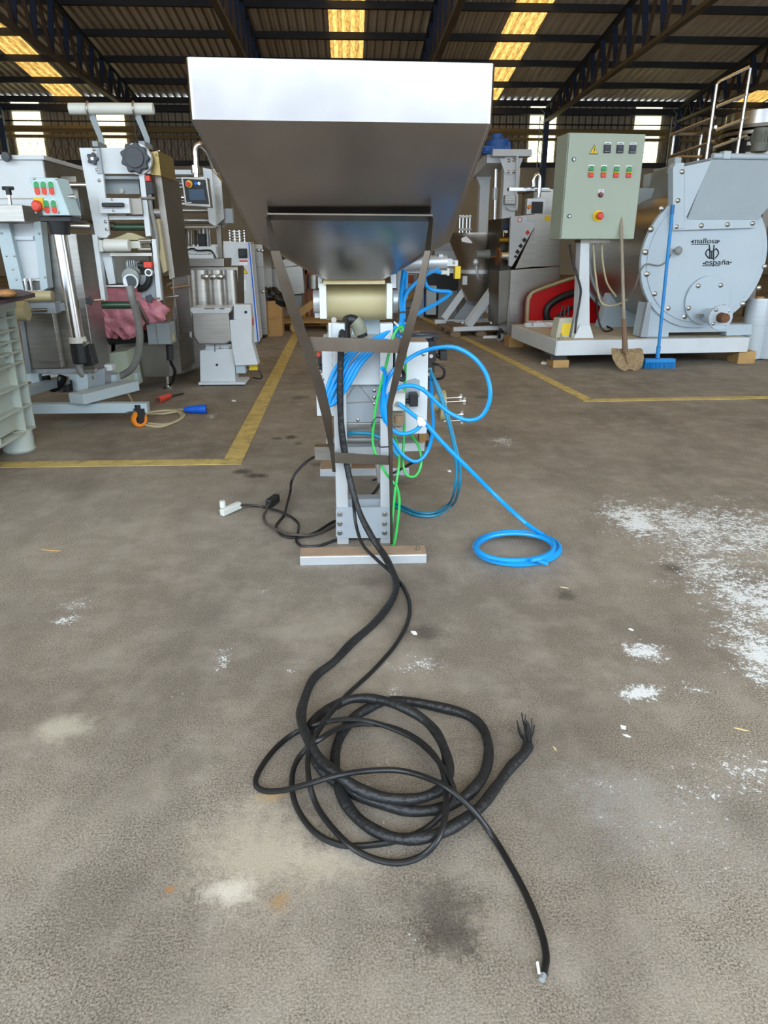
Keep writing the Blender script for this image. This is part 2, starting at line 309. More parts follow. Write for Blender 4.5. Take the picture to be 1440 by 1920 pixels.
# ---- floor
def floor_material():
    m = bpy.data.materials.new('worn_asphalt_floor'); m.use_nodes = True; nt = m.node_tree; N = nt.nodes; L = nt.links; b = N['Principled BSDF']
    tc = N.new('ShaderNodeTexCoord'); V = tc.outputs['Object']
    def noise(sc, det=4, rough=.6, st=None, off=0):
        n = N.new('ShaderNodeTexNoise'); n.inputs['Scale'].default_value = sc; n.inputs['Detail'].default_value = det; n.inputs['Roughness'].default_value = rough
        if st or off:
            mp = N.new('ShaderNodeMapping'); mp.inputs['Location'].default_value = (off, off*1.7, 0)
            if st: mp.inputs['Scale'].default_value = st
            L.new(V, mp.inputs[0]); L.new(mp.outputs[0], n.inputs['Vector'])
        else: L.new(V, n.inputs['Vector'])
        return n.outputs['Fac']
    def rng(s, a, b_, c=0., d=1.):
        r = N.new('ShaderNodeMapRange'); r.inputs[1].default_value = a; r.inputs[2].default_value = b_; r.inputs[3].default_value = c; r.inputs[4].default_value = d; L.new(s, r.inputs[0]); return r.outputs[0]
    def mth(op, a, b_=None):
        n = N.new('ShaderNodeMath'); n.operation = op
        for i, x in enumerate((a, b_)):
            if x is None: continue
            if isinstance(x, (int, float)): n.inputs[i].default_value = x
            else: L.new(x, n.inputs[i])
        return n.outputs[0]
    def mix(f, a, c):
        n = N.new('ShaderNodeMix'); n.data_type = 'RGBA'
        if isinstance(f, float): n.inputs['Factor'].default_value = f
        else: L.new(f, n.inputs['Factor'])
        for k, x in (('A', a), ('B', c)):
            if isinstance(x, str): n.inputs[k].default_value = (*lin(x), 1)
            else: L.new(x, n.inputs[k])
        return n.outputs['Result']
    grit = noise(215, 4, .75); grit2 = noise(300, 3, .7, off=3.3); mid = noise(7, 6, .65, off=1.1); big = noise(.7, 5, .55, off=5.2); streak = noise(3, 5, .6, (1, .35, 1), 8.)
    col = mix(rng(grit, .38, .62), '#564e45', '#b9ae9f')
    col = mix(rng(big, .38, .62, 0, .55), col, '#6f665b')
    patch = noise(2.2, 6, .7, off=12.5); col = mix(rng(patch, .50, .66, 0, .50), col, '#ada294')
    col = mix(rng(mid, .46, .66, 0, .40), col, '#aca398')
    col = mix(rng(streak, .50, .70, 0, .45), col, '#5f574f')
    lightsp = rng(grit2, .66, .74); col = mix(mth('MULTIPLY', lightsp, .55), col, '#c4beb4')
    darksp = rng(grit, .34, .26); col = mix(mth('MULTIPLY', darksp, .75), col, '#3e3934')
    wob = noise(11, 6, .75, off=2.2); wobn = rng(wob, .3, .7, -.5, .5); gritn = rng(noise(55, 4, .8, off=7.7), .3, .7, -.5, .5)
    def ell(px, py, rx, ry, inner=.35, outer=1.0, amp=.9):
        c = gr(px, py); ex = (gr(px+rx, py)-gr(px-rx, py)).length/2; ey = abs(gr(px, py-ry).y-gr(px, py+ry).y)/2
        s = N.new('ShaderNodeVectorMath'); s.operation = 'SUBTRACT'; L.new(V, s.inputs[0]); s.inputs[1].default_value = (c.x, c.y, 0)
        d = N.new('ShaderNodeVectorMath'); d.operation = 'MULTIPLY'; L.new(s.outputs[0], d.inputs[0]); d.inputs[1].default_value = (1/ex, 1/ey, 0)
        l = N.new('ShaderNodeVectorMath'); l.operation = 'LENGTH'; L.new(d.outputs[0], l.inputs[0])
        r = mth('ADD', l.outputs['Value'], mth('ADD', mth('MULTIPLY', wobn, amp*1.0), mth('MULTIPLY', gritn, .5)))
        return rng(r, inner, outer, 1., 0.)
    # dark oil and damp stains
    for (x, y, rx, ry, a) in [(545,820,16,5,.8),(520,822,14,4,.6),(560,832,12,4,.6),(455,884,22,6,.7),(478,892,30,6,.8),(905,745,18,4,.5),(830,1710,95,95,.55),(850,1760,70,50,.35),
                              (1060,1115,26,16,.6),(1262,1066,30,14,.7),(805,1185,45,15,.5),(920,1380,110,40,.22),(350,1430,60,45,.25),(160,1690,160,120,.18),(1390,1530,60,60,.3),(740,905,60,14,.3),(690,1090,40,10,.25),(560,745,24,5,.5),(600,870,18,5,.5)]:
        col = mix(mth('MULTIPLY', ell(x, y, rx, ry), a), col, '#37312b')
    # pale mineral and rust stains
    for (x, y, rx, ry, a, c) in [(480,1600,150,120,.62,'#c6bba8'),(430,1672,60,30,.85,'#d6cfc0'),(620,1620,80,50,.5,'#c6bba8'),(525,1688,26,22,.75,'#a9834e'),(318,1668,12,8,.8,'#b07c48'),(515,1490,30,14,.7,'#bb9a6a'),(120,1365,65,28,.65,'#c9c0ae'),
                                 (700,1560,80,50,.25,'#a8a49d'),(1300,1560,220,130,.30,'#a5a29e'),(1100,1480,160,60,.22,'#a8a5a0'),(1180,1500,120,90,.25,'#a9a7a3')]:
        col = mix(mth('MULTIPLY', ell(x, y, rx, ry, .2, 1.1), a), col, c)
    # spilled white powder
    fl = noise(60, 4, .7, off=9.1); fl2 = noise(28, 5, .75, off=4.7)
    pw = None
    for (x, y, rx, ry, t) in [(1195,975,70,45,1.12),(1290,985,180,65,.80),(1410,1000,190,80,.80),(1350,1075,140,80,.76),(1430,1130,140,120,.88),(1440,1235,90,110,.95),(1310,1015,140,50,.72),(1390,1180,70,70,.62),(1205,1222,56,24,1.05),(1208,1298,58,22,1.1),(1308,1292,55,20,.6),
                              (1420,1450,160,80,.55),(1330,1480,140,60,.42),(1120,1470,110,50,.36),(1300,1560,200,100,.38),(120,1162,40,14,.7),(150,1135,60,22,.5),(420,1232,26,36,.6),(545,1255,26,18,.5),(790,1247,75,20,.65),(740,1300,20,25,.5),(940,828,34,14,.7),(395,780,16,6,.7),(330,830,60,6,.4),(500,1110,30,14,.4),(700,1550,40,30,.45),(720,1440,60,40,.35),(800,1640,30,30,.4),(775,1760,14,30,.5),(340,1300,30,20,.3)]:
        e = mth('MULTIPLY', ell(x, y, rx, ry, .05, 1.25, 1.3), t)
        pw = e if pw is None else mth('MAXIMUM', pw, e)
    n1 = rng(fl, .3, .7, -.5, .5); n2 = rng(noise(150, 3, .7, off=6.6), .3, .7, -.5, .5); n3 = rng(fl2, .3, .7, -.5, .5)
    val = mth('ADD', pw, mth('ADD', mth('MULTIPLY', n1, .75), mth('ADD', mth('MULTIPLY', n2, .7), mth('MULTIPLY', n3, .5))))
    pm = mth('MULTIPLY', rng(val, .62, .78), rng(pw, .03, .18))
    pm2 = rng(pw, .3, 1.0, 0, .16)
    col = mix(mth('MAXIMUM', pm, pm2), col, '#e6e9ea')
    L.new(col, b.inputs['Base Color']); b.inputs['Roughness'].default_value = .82; b.inputs['Specular IOR Level'].default_value = .3
    bp = N.new('ShaderNodeBump'); bp.inputs['Strength'].default_value = .45; bp.inputs['Distance'].default_value = .006
    L.new(mth('ADD', grit, mth('MULTIPLY', mid, .6)), bp.inputs['Height']); L.new(bp.outputs[0], b.inputs['Normal'])
    return m
fm = MB(); fm.box(XL-14, XR+14, -45, YB+.3, -.2, 0)
fo = bpy.data.objects.new('floor', fm.mesh('floor')); fo.data.materials.append(floor_material()); C.objects.link(fo)
tag(fo, 'worn brown grey asphalt floor with white powder and oil stains', 'floor', kind='structure')
# ---- painted yellow lines
def line_mat():
    m = mat('worn_yellow_line_paint', '#c9b26c', .8, 0, .16, 9, dirt='#8a7c5c', dirtamt=.9, dscale=14); return m
lm = line_mat()
def painted(name, pts, wd, label, z=.003):
    b = MB(); P = [Vector((p.x, p.y, 0)) for p in pts]; n = len(P); Lf = []; Rt = []
    for i in range(n):
        d0 = (P[i]-P[i-1]).normalized() if i else (P[1]-P[0]).normalized(); d1 = (P[i+1]-P[i]).normalized() if i < n-1 else d0
        n0 = Vector((-d0.y, d0.x, 0)); n1 = Vector((-d1.y, d1.x, 0)); mm = (n0+n1).normalized(); k = wd/2/max(.3, mm.dot(n0)); Lf.append(P[i]+mm*k); Rt.append(P[i]-mm*k)
    rings = [[Lf[i], Rt[i], Rt[i]+Vector((0, 0, z)), Lf[i]+Vector((0, 0, z))] for i in range(n)]; b.loft(rings)
    o = bpy.data.objects.new(name, b.mesh(name)); o.data.materials.append(lm); C.objects.link(o); tag(o, label, 'floor line', kind='structure')
ca = gr(436, 866); painted('trim_1', [gr(-160, 874), ca, gr(553, 632), gr(553, 632)+(gr(553, 632)-ca)*.9], .115, 'worn yellow floor line turning beside the grinder on the aisle')
cb = gr(1104, 751); painted('trim_2', [gr(1620, 742), cb, gr(900, 648), gr(785, 592), gr(785, 592)+(gr(785, 592)-cb)*.7], .10, 'worn yellow floor line running past the platform and pallet')
# ---- masonry + sheet wall at the back, side walls, front wall with the open gate
ZM = at(1000, 311, YB).z
wb = Thing('wall_back', 'tall back wall of painted masonry under corrugated sheet cladding', 'wall', (0, YB), kind='structure')
m = wb.m(); m.box(XL, XR, 0, .3, 0, ZM); m.part('masonry_wall', masonry)
m = wb.m(); m.box(XL, XR, -.12, 0, ZM-.06, ZM+.12); m.part('ledge', darkst)
def corr(x0, x1, pitch, h, a, b, axis):     # trapezoid sheet: profile in x, run from a to b; axis 'z' wall, 'y' roof
    n = max(1, round((x1-x0)/pitch)); pr = []
    for i in range(n):
        X = x0+(x1-x0)*i/n; p = (x1-x0)/n; pr += [(X, 0), (X+.34*p, 0), (X+.5*p, h), (X+.84*p, h)]
    pr.append((x1, 0)); return pr
SH = 1.04; panx = [at((p), 240, YB).x for p in (36, 229, 1004, 1200, 1440)]
x = XL
grid = []
while x < XR: grid.append(x); x += SH
def nearest(xs): return min(range(len(grid)), key=lambda i: abs(grid[i]+SH/2-xs))
lit = {nearest(p) for p in panx}
sheet_cache = {}
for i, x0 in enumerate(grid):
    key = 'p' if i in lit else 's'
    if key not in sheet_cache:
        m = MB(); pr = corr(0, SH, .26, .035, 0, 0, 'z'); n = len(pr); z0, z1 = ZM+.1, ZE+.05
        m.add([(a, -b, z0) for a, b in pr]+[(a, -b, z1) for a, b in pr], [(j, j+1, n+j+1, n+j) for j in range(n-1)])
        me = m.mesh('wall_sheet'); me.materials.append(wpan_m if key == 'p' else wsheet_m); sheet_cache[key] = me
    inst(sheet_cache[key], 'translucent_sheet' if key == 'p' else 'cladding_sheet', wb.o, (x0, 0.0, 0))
for py, r, mt, nm in ((247, .09, pipe_m, 'wall_pipe'), (252, .05, pipe_m, 'wall_pipe'), (234, .025, darkst, 'wall_rail'), (262, .06, pipe_m, 'wall_rail')):
    m = wb.m(); z = at(1100, py, YB-.25).z; m.cyl((XL, -.25, z), (XR, -.25, z), r, n=8); m.part(nm, mt)
zt = at(1100, 262, YB-.2).z; m = wb.m(); st = .30; hh = zt-(ZM+.12)
k = XL
while k < XR:
    for s_ in (-1, 1): m.obar((k, -.18, ZM+.12), (k+s_*hh*.55, -.18, zt), .012, .012)
    k += st
o = m.part('wire_mesh', darkst); o['kind'] = 'stuff'
m = wb.m(); m.box(XL, XR, -.32, -.02, ZE-.32, ZE-.10); m.part('eave_beam', darkst)
for nm, x in (('wall_left', XL), ('wall_right', XR)):
    m = MB(); m.box(x-.15, x+.15, YF, YB, 0, ZE+2.4); m.solo(nm, masonry, 'plain side wall of the hall, '+('beside the steel line machine' if x < 0 else 'beyond the mixer tank'), 'wall', kind='structure')
GX, GZ = 20.0, ZE-.35
m = MB(); m.box(XL, -GX, YF-.15, YF+.15, 0, ZE); m.box(GX, XR, YF-.15, YF+.15, 0, ZE); m.box(-GX, GX, YF-.15, YF+.15, GZ, ZE)
m.solo('wall_front', masonry, 'front wall of the hall around the wide open gate', 'wall', kind='structure')
m = MB(); m.box(-45, 45, -30.4, -30, 0, 10.5); m.solo('wall_sky_blocker', mat('sky_blocker_grey', '#8e97a2', .85, 0, .08, .5), 'unseen added facade outside the open gate that dims the reflected sky', 'wall', kind='structure')  # unseen wall added outside the gate to cut sky light and reflections
# ---- roof
ce = Thing('ceiling', 'corrugated sheet roof with yellowed translucent strips on dark purlins', 'roof', (0, 0), kind='structure')
def roofpt(px, py):
    d = ray(px, py); t = (ZE+SL*YB-CAMH)/(d.z+SL*d.y); return EYE+d*t
skyx = [roofpt(39, 100).x, roofpt(650, 60).x, roofpt(971, 50).x, roofpt(1440, 178).x+.45, roofpt(39, 100).x*2-roofpt(650, 60).x]
off = (skyx[1]-SH/2-XL) % SH; rg = [XL+off+SH*i for i in range(-1, int((XR-XL)/SH)+1)]
ls = {min(range(len(rg)), key=lambda i: abs(rg[i]+SH/2-s_)) for s_ in skyx}
rc = {}
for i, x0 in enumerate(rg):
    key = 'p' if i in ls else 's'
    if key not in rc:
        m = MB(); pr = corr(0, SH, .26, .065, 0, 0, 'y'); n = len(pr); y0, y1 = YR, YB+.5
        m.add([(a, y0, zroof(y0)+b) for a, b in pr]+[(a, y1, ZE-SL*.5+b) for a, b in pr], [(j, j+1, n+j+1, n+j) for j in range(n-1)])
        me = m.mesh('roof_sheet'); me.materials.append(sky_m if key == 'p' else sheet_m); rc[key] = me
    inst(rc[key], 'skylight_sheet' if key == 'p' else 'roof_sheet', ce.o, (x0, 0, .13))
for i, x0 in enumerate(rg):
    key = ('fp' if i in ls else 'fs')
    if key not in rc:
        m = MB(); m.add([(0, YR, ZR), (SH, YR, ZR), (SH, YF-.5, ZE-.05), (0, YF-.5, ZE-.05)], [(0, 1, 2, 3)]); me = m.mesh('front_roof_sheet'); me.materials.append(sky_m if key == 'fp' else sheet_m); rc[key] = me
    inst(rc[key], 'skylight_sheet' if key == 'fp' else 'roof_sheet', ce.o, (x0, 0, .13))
for py in (-55, 12, 70, 118, 158, 196):
    p = roofpt(700, py); Y = min(p.y, YB-.25); z = zroof(Y)
    m = ce.m(); m.box(XL, XR, Y-.03, Y+.03, z-.06, z+.125); m.box(XL, XR, Y+.03, Y+.10, z-.06, z-.045); m.part('purlin', darkst)
chord_m = mat('dusty_brown_chord', '#5f574e', .6, 0, .15, 2)
colx = [at(p, 235, YB-.35).x for p in (4, 268, 516, 770, 1024, 1270)]; colx.append(2*colx[-1]-colx[-2])
labs = ['navy lattice roof truss above the pale wheeled machine', 'navy lattice roof truss above the roller head machine', 'navy lattice roof truss over the left side of the steel hopper', 'navy lattice roof truss over the right side of the steel hopper',
        'navy lattice roof truss above the green control cabinet', 'navy lattice roof truss above the stair railing', 'navy lattice roof truss beyond the railing at the hall end']
for q, X in enumerate(colx):
    t = Thing('roof_truss', labs[q], 'roof truss', (X, YB-.4), group='roof trusses', kind='structure')
    yc = YB-.4; Ztop = lambda y: zroof(y)-.16; Zbot = lambda y: zroof(y)-.62-.115*(yc-y)
    m = t.m(); m.obar((0, 0, Ztop(yc)), (0, YR-yc, Ztop(YR)), .14, .12); m.part('top_chord', darkst)
    m = t.m(); m.obar((0, 0, Zbot(yc)), (0, YR-yc, Zbot(YR)), .16, .10); m.part('bottom_chord', chord_m)
    y = yc-.1; k = 0
    while y > 19:
        st = .75+.04*(yc-y)
        m = t.m(); m.obar((0, y-yc, Ztop(y)), (0, y-st*.45-yc, Zbot(y-st*.45)), .10+.006*(yc-y), .05, (0, 1, 0)); m.part('web_strut', navy)
        m = t.m(); m.obar((0, y-st*.45-yc, Zbot(y-st*.45)), (0, y-st-yc, Ztop(y-st)), .09, .05, (0, 1, 0)); m.part('web_diagonal', brownst)
        y -= st; k += 1
    m = t.m(); m.box(-.10, .10, -.05, .12, 0, Ztop(yc)); m.part('column', navy)
    m = t.m(); z = .3; s_ = 1
    while z < ZE-.4:
        m.obar((-.28, -.06, z), (-.10, -.06, z+.18), .02, .02); m.obar((-.10, -.06, z+.18), (-.28, -.06, z+.36), .02, .02); z += .36
    m.obar((-.28, -.06, 0), (-.28, -.06, ZE-.4), .03, .03); m.part('column_lacing', grey_l)
# ================================================================== HOPPER MACHINE
Y0 = 2.75
HM = Thing('hopper_machine', 'narrow filling machine on two floor feet under a large steel hopper', 'machine', (.04, 2.75))
YN = gr(680, 1059).y - Y0; YN2 = gr(680, 893).y
sk = .041
def hp(px, py, Y): return HM.p(px, py, Y-Y0)
# hopper: open tapering shell
m = HM.m(); Yt = 2.33-Y0
xl = HM.p(353, 165, Yt).x; xr = HM.p(929, 178, Yt).x; zt = HM.p(640, 113, Yt).z; zb = HM.p(640, 231, Yt).z
yk = 2.70-Y0; xk0 = HM.p(477, 456, yk).x; xk1 = HM.p(846, 456, yk).x; zk = HM.p(660, 452, yk).z
ym = 2.93-Y0; xm0 = HM.p(604, 526, ym).x; xm1 = HM.p(724, 526, ym).x; zm = HM.p(660, 524, ym).z
yc = 3.06-Y0
def rrect(x0, x1, y0, z, r, ins=0.):
    y1 = 2*yc-y0; P = []; x0 += ins; x1 -= ins; y0 += ins; y1 -= ins
    for cx_, cy_, a0 in ((x1-r, y0+r, -90), (x1-r, y1-r, 0), (x0+r, y1-r, 90), (x0+r, y0+r, 180)):
        for q_ in range(6):
            a_ = math.radians(a0+18*q_); x = cx_+r*math.cos(a_); y = cy_+r*math.sin(a_); P.append(Vector((x, y+sk*x, z)))
    return P
out_ = [rrect(xl, xr, Yt, zt, .018), rrect(xl, xr, Yt, zb+.004, .018), rrect(xl, xr, Yt, zb, .018, .003), rrect(xk0, xk1, yk, zk, .03), rrect(xm0, xm1, ym, zm, .03)]
inn_ = [rrect(xm0, xm1, ym, zm, .03, .003), rrect(xk0, xk1, yk, zk+.001, .03, .003), rrect(xl, xr, Yt, zb+.002, .017, .006), rrect(xl, xr, Yt, zt, .017, .003)]
m.loft(out_, False, False); m.loft(inn_, False, False); n_ = 24; o_ = len(out_)*n_
m.f += [(i, (i+1) % n_, o_+3*n_+(i+1) % n_, o_+3*n_+i) for i in range(n_)]
m.f += [(4*n_+i, 4*n_+(i+1) % n_, o_+(i+1) % n_, o_+i) for i in range(n_)]
HOP = m.part('hopper', steel_h, label='stainless steel hopper with bright vertical rim band', ang=24)
# V shaped flat bar brace
def ribbon(mm, LE, RE, th=.004):
    L_ = [hp(*p) for p in LE]; R_ = [hp(*p) for p in RE]; rings = []
    for i in range(len(L_)):
        j = min(i+1, len(L_)-1); h = max(i-1, 0); t = (L_[j]-L_[h]).normalized(); w_ = (R_[i]-L_[i]).normalized(); n = t.cross(w_).normalized()*th/2
        rings.append([L_[i]-n, R_[i]-n, R_[i]+n, L_[i]+n])
    mm.loft(rings)
m = HM.m(); ribbon(m, [(499,406,2.55),(507,470,2.58),(525,540,2.60),(560,640,2.63),(588,720,2.66),(606,790,2.69),(620,850,2.72),(624,885,2.735)],
                      [(504,405,2.60),(524,470,2.585),(548,540,2.60),(580,640,2.63),(608,720,2.66),(622,780,2.69),(626,850,2.735),(629,885,2.75)]); m.part('brace_bar', strap_m)
m = HM.m(); ribbon(m, [(806,409,2.61),(797,470,2.62),(775,560,2.64),(748,650,2.66),(725,760,2.70),(730,860,2.73),(732,1020,2.745)],
                      [(813,409,2.56),(808,470,2.60),(791,560,2.635),(766,650,2.655),(736,760,2.70),(736,860,2.745),(736,1020,2.75)]); m.part('brace_bar', strap_m)
m = HM.m(); a = hp(502,406,2.58); b = hp(810,409,2.60); m.obar(a, b, .034, .006, (0, .55, 1)); m.part('brace_top_bar', strap_m)
def ustrap(P4, Y, back):
    mm = HM.m(); p = [hp(x, y, Y) for x, y in P4]
    mm.prism(p, (0, .004, 0))
    for i0, i1 in ((0, 3), (1, 2)): mm.prism([p[i0], p[i1], p[i1]+Vector((0, back, 0)), p[i0]+Vector((0, back, 0))], ((.004 if i0 == 0 else -.004), 0, 0))
    mm.part('brace_cross_strap', strap_m)
ustrap([(566,631),(753,637),(748,662),(573,658)], 2.66, .10)
ustrap([(621,848),(735,855),(735,872),(622,868)], 2.74, .05)
# posts
m = HM.m(); xa, xb = hp(629,900,2.80).x, hp(652,900,2.80).x; xc, xd = hp(713,900,2.80).x, hp(736,900,2.80).x; ztop = hp(640,606,2.82).z; zft = hp(640,1036,2.79).z
for x0, x1, z1 in ((xa, xb, ztop), (xc, xd, ztop)):
    m = HM.m(); m.box(x0, x1, .05, .10, zft, z1); m.part('post', alu, bev=.003)
# base feet
m = HM.m(); f0, f1 = HM.p(562,1050,YN).x, HM.p(800,1050,YN).x; zt_ = HM.p(680,1042,YN).z
yd = HM.g(680, 1025, zt_).y; m.box(f0, f1, YN, yd, 0, zt_); FT = m.part('floor_foot', alu, bev=.004)
m = HM.m(); m.box(f0+.002, f1-.002, YN+.004, yd-.003, zt_, zt_+.002); m.part('dust_covered_top', mat('floor_dust', '#a08770', .9, 0, .12, 20), FT)
m = HM.m(); cbt = HM.g(783,1032,zt_); m.cyl((cbt.x, cbt.y, zt_), (cbt.x, cbt.y, zt_+.05), .004, n=10); m.cyl((cbt.x, cbt.y, zt_), (cbt.x, cbt.y, zt_+.012), .009, n=6); m.part('levelling_screw', steel, FT)
m = HM.m(); y2 = YN2-Y0; zt2 = HM.p(680,879,y2).z; m.box(HM.p(600,890,y2).x, HM.p(767,890,y2).x, y2, y2+.14, 0, zt2); FT2 = m.part('floor_foot', alu, bev=.004)
m = HM.m(); m.box(HM.p(600,890,y2).x+.002, HM.p(767,890,y2).x-.002, y2+.004, y2+.138, zt2, zt2+.002); m.part('dust_covered_top', MATS['floor_dust'], FT2)
m = HM.m(); p = HM.p(652,860,y2+.03); m.box(p.x-.02, p.x+.02, y2+.03, y2+.08, zt2, .75); m.part('rear_post', alu)
m = HM.m(); p = HM.p(712,860,y2+.03); m.box(p.x-.02, p.x+.02, y2+.03, y2+.08, zt2, .75); m.part('rear_post', alu)
# side rails joining front and rear posts
for px in (640, 724):
    m = HM.m(); p = hp(px, 960, 2.9); m.box(p.x-.02, p.x+.02, .10, y2+.03, p.z-.03, p.z+.03); m.part('side_rail', alu)
# gusset with six bolts, cross channel above it
m = HM.m(); m.fp([(630,954),(634,951),(728,951),(732,954),(732,1005),(728,1009),(634,1009),(630,1005)], .044, .006); GU = m.part('gusset_plate', grey_l)
for y in (964, 982, 999):
    for x in (637, 721): inst(BOLT, 'bolt', GU, hp(x, y, Y0+.044))
inst(BOLT, 'bolt', HM.o, hp(640, 1039, Y0+.05)); inst(BOLT, 'bolt', HM.o, hp(724, 1036, Y0+.05))
m = HM.m(); m.fb(646, 936, 716, 951, .10, .06); m.part('cross_channel', grey_l)
# body between the posts
m = HM.m(); m.fb(604, 640, 736, 722, .115, .25); BD = m.part('body_plate', white, bev=.003)
m = HM.m(); m.fb(618, 652, 641, 722, .098, .016); m.part('bolt_strip', white, BD)
for y in (665, 684, 705):
    for x in (627, 721): inst(BOLT, 'bolt', BD, hp(x, y, Y0+(.098 if x < 700 else .115)))
m = HM.m(); m.fb(641, 719, 716, 792, .14, .22); GP = m.part('grey_front_panel', grey_l, bev=.002)
m = HM.m()
for a, b in (((668,720),(645,753)),((672,720),(700,756)),((645,756),(698,753))): m.obar(hp(*a, Y0+.139), hp(*b, Y0+.139), .003, .002, (0, 1, 0))
m.part('panel_fold', steel_dk, GP)
for x, y in ((702,732),(702,745),(702,757),(671,787)): inst(SBOLT, 'screw', GP, hp(x, y, Y0+.14))
m = HM.m(); m.fb(646, 790, 716, 823, .17, .2); m.part('lower_shroud', steel, bev=.01)
m = HM.m(); m.fb(606, 720, 634, 780, .12, .22); m.part('side_bracket', white)
m = HM.m(); m.fb(593, 700, 613, 780, .13, .10); SB = m.part('side_clamp', white, bev=.003)
m = HM.m(); m.fb(592, 704, 610, 718, .118, .012); m.part('wood_tag', cream, SB)
for x in (595, 605): inst(SBOLT, 'screw', SB, hp(x, 711, Y0+.118))
m = HM.m(); m.fc(606, 690, .12, 6, .05); m.part('cable_gland', black)
m = HM.m(); m.cyl(hp(598, 688, Y0+.14), hp(610, 688, Y0+.14), .011, n=12); m.part('cable_gland', black)
m = HM.m(); m.cyl(hp(598, 661, Y0+.13), hp(598, 668, Y0+.13), .007, n=10); RC = m.part('red_terminal', red)
m = HM.m(); m.cyl(hp(599, 668, Y0+.13), hp(599, 684, Y0+.13), .007, n=10); m.part('terminal_lead', black, RC)
m = HM.m(); m.ft([(600,688,.14),(592,694,.14),(590,710,.13)], .004); m.part('yellow_wire', yellow)
m = HM.m(); m.fb(632, 822, 716, 838, .22, .10); m.fb(590, 838, 640, 862, .15, .05); m.part('cross_channel', steel)
m = HM.m(); m.fb(611, 832, 796, 847, .28, .1); m.part('cross_channel', white)
m = HM.m(); m.fb(650, 838, 712, 852, .14, .05); m.part('cross_channel', alu)
m = HM.m(); m.fb(611, 640, 735, 770, .36, .55); m.part('rear_body', white, bev=.004)
m = HM.m(); m.fb(660, 596, 712, 650, .42, .3); m.part('rear_column', blueish)
# roller and side plates
zc = hp(665, 565, 3.02); r = (hp(665,532,3.02).z-hp(665,599,3.02).z)/2
m = HM.m(); yr = 3.10-Y0; q0 = HM.p(611,565,yr).x; q1 = HM.p(724,565,yr).x; zc = (HM.p(665,530,yr).z+HM.p(665,600,yr).z)/2; rr = (HM.p(665,530,yr).z-HM.p(665,600,yr).z)/2
m.cyl((q0, yr, zc), (q1, yr, zc), rr, n=36); m.part('roller', cream, bev=.003, label='worn cream nylon feed roller')
for a, b in ((599, 612), (725, 736)):
    m = HM.m(); m.fb(a, 531, b, 598, .22, .22); m.part('roller_side_plate', plastic_w, bev=.002)
for a, b in ((588, 601), (736, 746)):
    m = HM.m(); xa_ = HM.p(a, 565, yr).x; xb_ = HM.p(b, 565, yr).x; m.cyl((xa_, yr, zc), (xb_, yr, zc), rr*.62, n=28); m.part('roller_end_disc', alu, bev=.002)
for a, b in ((596, 604), (733, 743)):
    m = HM.m(); m.fb(a, 514, b, 540, .28, .12); m.part('upright_plate', white)
m = HM.m(); m.fb(606, 526, 722, 533, .2, .18); m.part('roller_scraper', cream)
m = HM.m(); m.fb(590, 574, 602, 596, .40, .1); m.part('small_bracket', white)
# elbow duct under roller
m = HM.m(); m.ft([(648,640,.20),(647,612,.20),(655,600,.2),(668,604,.2),(676,620,.2),(680,632,.2)], .022, 14); m.part('elbow_duct', black)
m = HM.m(); m.ft([(664,602,.19),(671,610,.19),(677,626,.19)], .027, 16); m.part('duct_sleeve', mat('olive_grey_fabric', '#8a8a78', .7))
m = HM.m(); m.fb(616, 606, 636, 634, .06, .03); m.part('post_cover', white)
m = HM.m(); m.fc(626, 600, .08, 5, .04); m.part('guide_pin', steel)
# pneumatic control box on the right
m = HM.m(); m.fb(741, 642, 802, 814, .17, .38); BX = m.part('valve_box', white, bev=.004)
m = HM.m(); zz = hp(770, 642, Y0+.17).z; m.box(hp(741,642,Y0+.17).x, hp(802,642,Y0+.17).x, .175, .545, zz, zz+.003); m.part('dusty_lid', MATS['floor_dust'], BX)
m = HM.m(); pts = []
for k in range(17):
    a = 2*math.pi*k/16; c = HM.p(794, 631, .36); pts.append(c+Vector((.058*math.cos(a), .05*math.sin(a), 0)))
m.tube(pts, .012, 10, 3); m.part('bent_handle', knob_m, BX)
for x, y in ((794,664),(794,729)): inst(SBOLT, 'screw', BX, HM.p(x, y, .17))
m = HM.m(); m.fp([(762,714),(778,709),(787,713),(787,745),(762,748)], .168, .003); m.part('shiny_sticker', grey_l, BX)
# filter regulator with bowl
m = HM.m(); m.fb(736, 737, 760, 771, .09, .08); FR = m.part('filter_regulator', plastic_w, bev=.005)
m = HM.m(); c0 = HM.p(747, 771, .13); c1 = HM.p(747, 801, .13); h = c0.z-c1.z; m.lathe([(.028,0),(.028,-h*.7),(.022,-h*.9),(.008,-h),(0,-h)], c0, n=20); m.part('filter_bowl', bowl_m, FR)
m = HM.m(); c = HM.p(747, 779, .13); m.cyl(c, c+Vector((0, 0, -.03)), .014, n=14); m.part('filter_element', mat('tan_filter', '#c49a6c', .6), FR)
m = HM.m(); c = HM.p(746, 757, .09); m.cyl(c, c+Vector((0, -.012, 0)), .010, n=14); m.part('hose_fitting', steel, FR)
m = HM.m(); m.fb(768, 739, 784, 763, .11, .06); KN = m.part('regulator_knob', black, bev=.004)
m = HM.m(); a = HM.p(761, 752, .14); b = HM.p(768, 752, .14); m.cyl(a, b, .010, n=12); m.part('knob_neck', black, KN)
